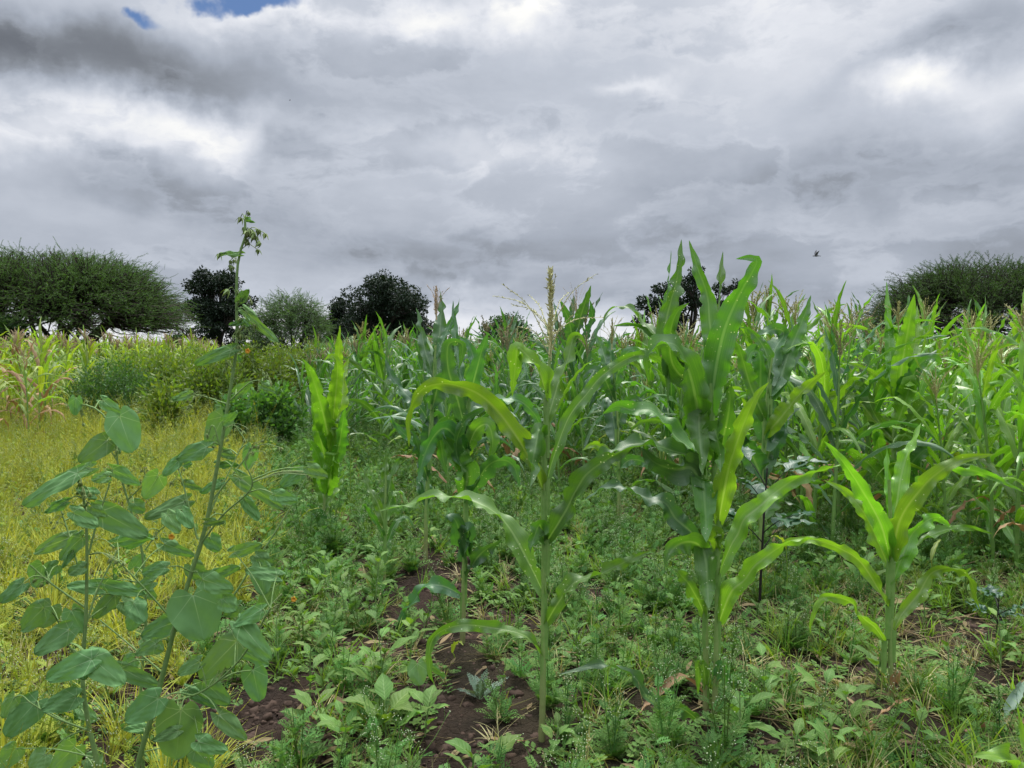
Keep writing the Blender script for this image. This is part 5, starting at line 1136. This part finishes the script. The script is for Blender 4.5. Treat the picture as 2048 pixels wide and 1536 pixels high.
# dark-stemmed weeds with lobed leaves
def dark_weed(label, px, py, h, seed, nb=7, ll=.24, th=1):
    x, y = gp(px, py); r = np.random.default_rng(seed); root = thing('dark_stemmed_weed', label, 'weed', (x, y, 0)); m = MB(); P = arc(r, .5, .03, .05, h, 16); P[0, 2] = -.03; tube(m, P, np.linspace(.009, .004, 16)*th, 8)
    for j in range(nb):
        b = P[int(6+9*j/nb)]; Q = arc(r, j*2.4+.4, r.uniform(.5, .8), .25, h*.22, 7, b); tube(m, Q, np.linspace(.004, .002, 7), 5)
        for kk in (-1, 0, 1):
            lm = MB(); A = curve(arc(r, j*2.4+.4+kk*.7, r.uniform(.9, 1.3), r.uniform(.2, .7), ll*r.uniform(.7, 1.1), 7, Q[-1]), 17); s = np.linspace(0, 1, 17); wf = np.interp(s, [0, .15, .4, .7, 1], [.05, .7, 1, .55, 0])*(.72+.28*np.cos(s*2*np.pi*4.5)); T = nrm(np.gradient(A, axis=0)); ribbon(lm, A, ll*.27*wf, nrm(np.cross(T, [0, 0, 1.])), 7, .15, amp=.008, freq=2, seed=seed+j*3+kk); lm.build('leaf', M['darkleaf'], root)
    m.build('stem', M['darkstem'], root)
dark_weed('tall weed with a near-black stem and dark lobed leaves behind the twin maize plants', 1519, 1215, .80, 61)
dark_weed('shorter black-stemmed weed behind the short right maize plant', 1992, 1292, .26, 62, 5, .12, .5)
# fallen dry leaves and stalks
def fallen(label, pts, w_, seed, mat='dry', name='fallen_leaf'):
    r = np.random.default_rng(seed); P = curve([(*gp(x, y), h) for x, y, h in pts], 24); P[:, 2] += gz(P[:, 0], P[:, 1]); s = np.linspace(0, 1, 24); T = nrm(np.gradient(P, axis=0)); S = rotv(nrm(np.cross(T, [0, 0, 1.])), T, .9*np.sin(s*7+seed)); m = MB(); ribbon(m, P, w_*wprof(s), S, 7, .5, .006, 4, seed=seed)
    tag(m.build(name, M[mat]), label, 'dry leaf')
fallen('curled tan dry maize leaf lying left of the foot of the twin maize plants', [(1420, 1418, .05), (1365, 1405, .12), (1310, 1420, .08), (1268, 1455, .03)], .020, 1)
fallen('pale dry leaf at the foot of the short right maize plant', [(1725, 1478, .02), (1760, 1452, .04), (1790, 1440, .05), (1822, 1418, .04)], .012, 2)
fallen('orange-tan dry leaf at the right edge near the corner', [(1930, 1478, .03), (1985, 1470, .05), (2048, 1462, .06), (2120, 1455, .04)], .018, 3)
fallen('faded grey-green leaf by the right edge above the orange-tan leaf', [(2010, 1460, .02), (2030, 1430, .10), (2060, 1400, .12)], .022, 4, 'thistle')
fallen('thin dry leaf beside the oval-leaved weed at the bottom edge', [(975, 1528, .02), (1010, 1512, .04), (1055, 1506, .03)], .009, 5)
WIL = ['near the young maize, pointing left', 'behind the twin maize foot', 'by the black-stemmed weed', 'left of the twin maize', 'in the crop at right', 'right of the left edge maize', 'on the soil by the folded-leaf maize foot', 'behind the short right maize']
for i, (px, py, h) in enumerate([(600, 1078, .25), (1500, 1105, .35), (1570, 1165, .35), (1240, 1175, .25), (1690, 960, .8), (700, 935, .8), (905, 1302, .05), (1860, 1165, .25)]):
    x, y = gp(px, py+int(h*150)); r_ = np.random.default_rng(i); A = curve(arc(r_, i*1.9, .5, 1.3, .2, 7, (0, 0, h)), 14); m = MB(); s = np.linspace(0, 1, 14); ribbon(m, A, .014*wprof(s), nrm(np.cross(nrm(np.gradient(A, axis=0)), [0, 0, 1.])), 5, .4, .004, 4, seed=i); tube(m, curve([[0, 0, -.01], [.01, 0, h*.6], [0, 0, h]], 6), .003, 5)
    o = m.build('yellowed_leaf', M['maize_pale']); o.location = (x, y, float(gz(x, y))); tag(o, 'withered yellow leaf on a short stalk ' + WIL[i], 'withered leaf', 'withered yellow leaves among the weeds')

# ------------------------------------------------------------------ birds
def bird(label, px, py, Y, size, seed):
    c = at(px, py, Y); root = thing('bird', label, 'bird', tuple(c)); m = MB(); s = np.linspace(0, 1, 14); P = np.stack([(s-.5)*size, s*0, .03*size*np.sin(s*3)], 1)
    tube(m, P, size*np.interp(s, [0, .06, .16, .24, .45, .7, .85, 1], [.004, .035, .075, .06, .12, .07, .03, .045]), 8); m.build('body', M['bird'], root)
    for k, (yy, up) in enumerate([(-.35, .55), (.5, .75)]):
        w_ = MB(); n = 9; t = np.linspace(0, 1, n); Q = np.stack([.02*size-t*.10*size*0+t**2*.28*size-.1*size, yy*size*t, .03*size+up*size*t], 1); ribbon(w_, Q, size*np.interp(t, [0, .3, .7, 1], [.13, .15, .10, .01]), np.tile([1., 0, 0.1], (n, 1)), 5, .15, seed=k); w_.build('wing', M['bird'], root)
bird('dark bird in flight with raised wings against the clouds at right', 1633, 512, 26, .29, 1)
bird('tiny distant bird low over the maize in the middle', 1183, 629, 60, .25, 2)
bird('tiny speck of a bird high in the clouds at left', 580, 201, 90, .22, 3)
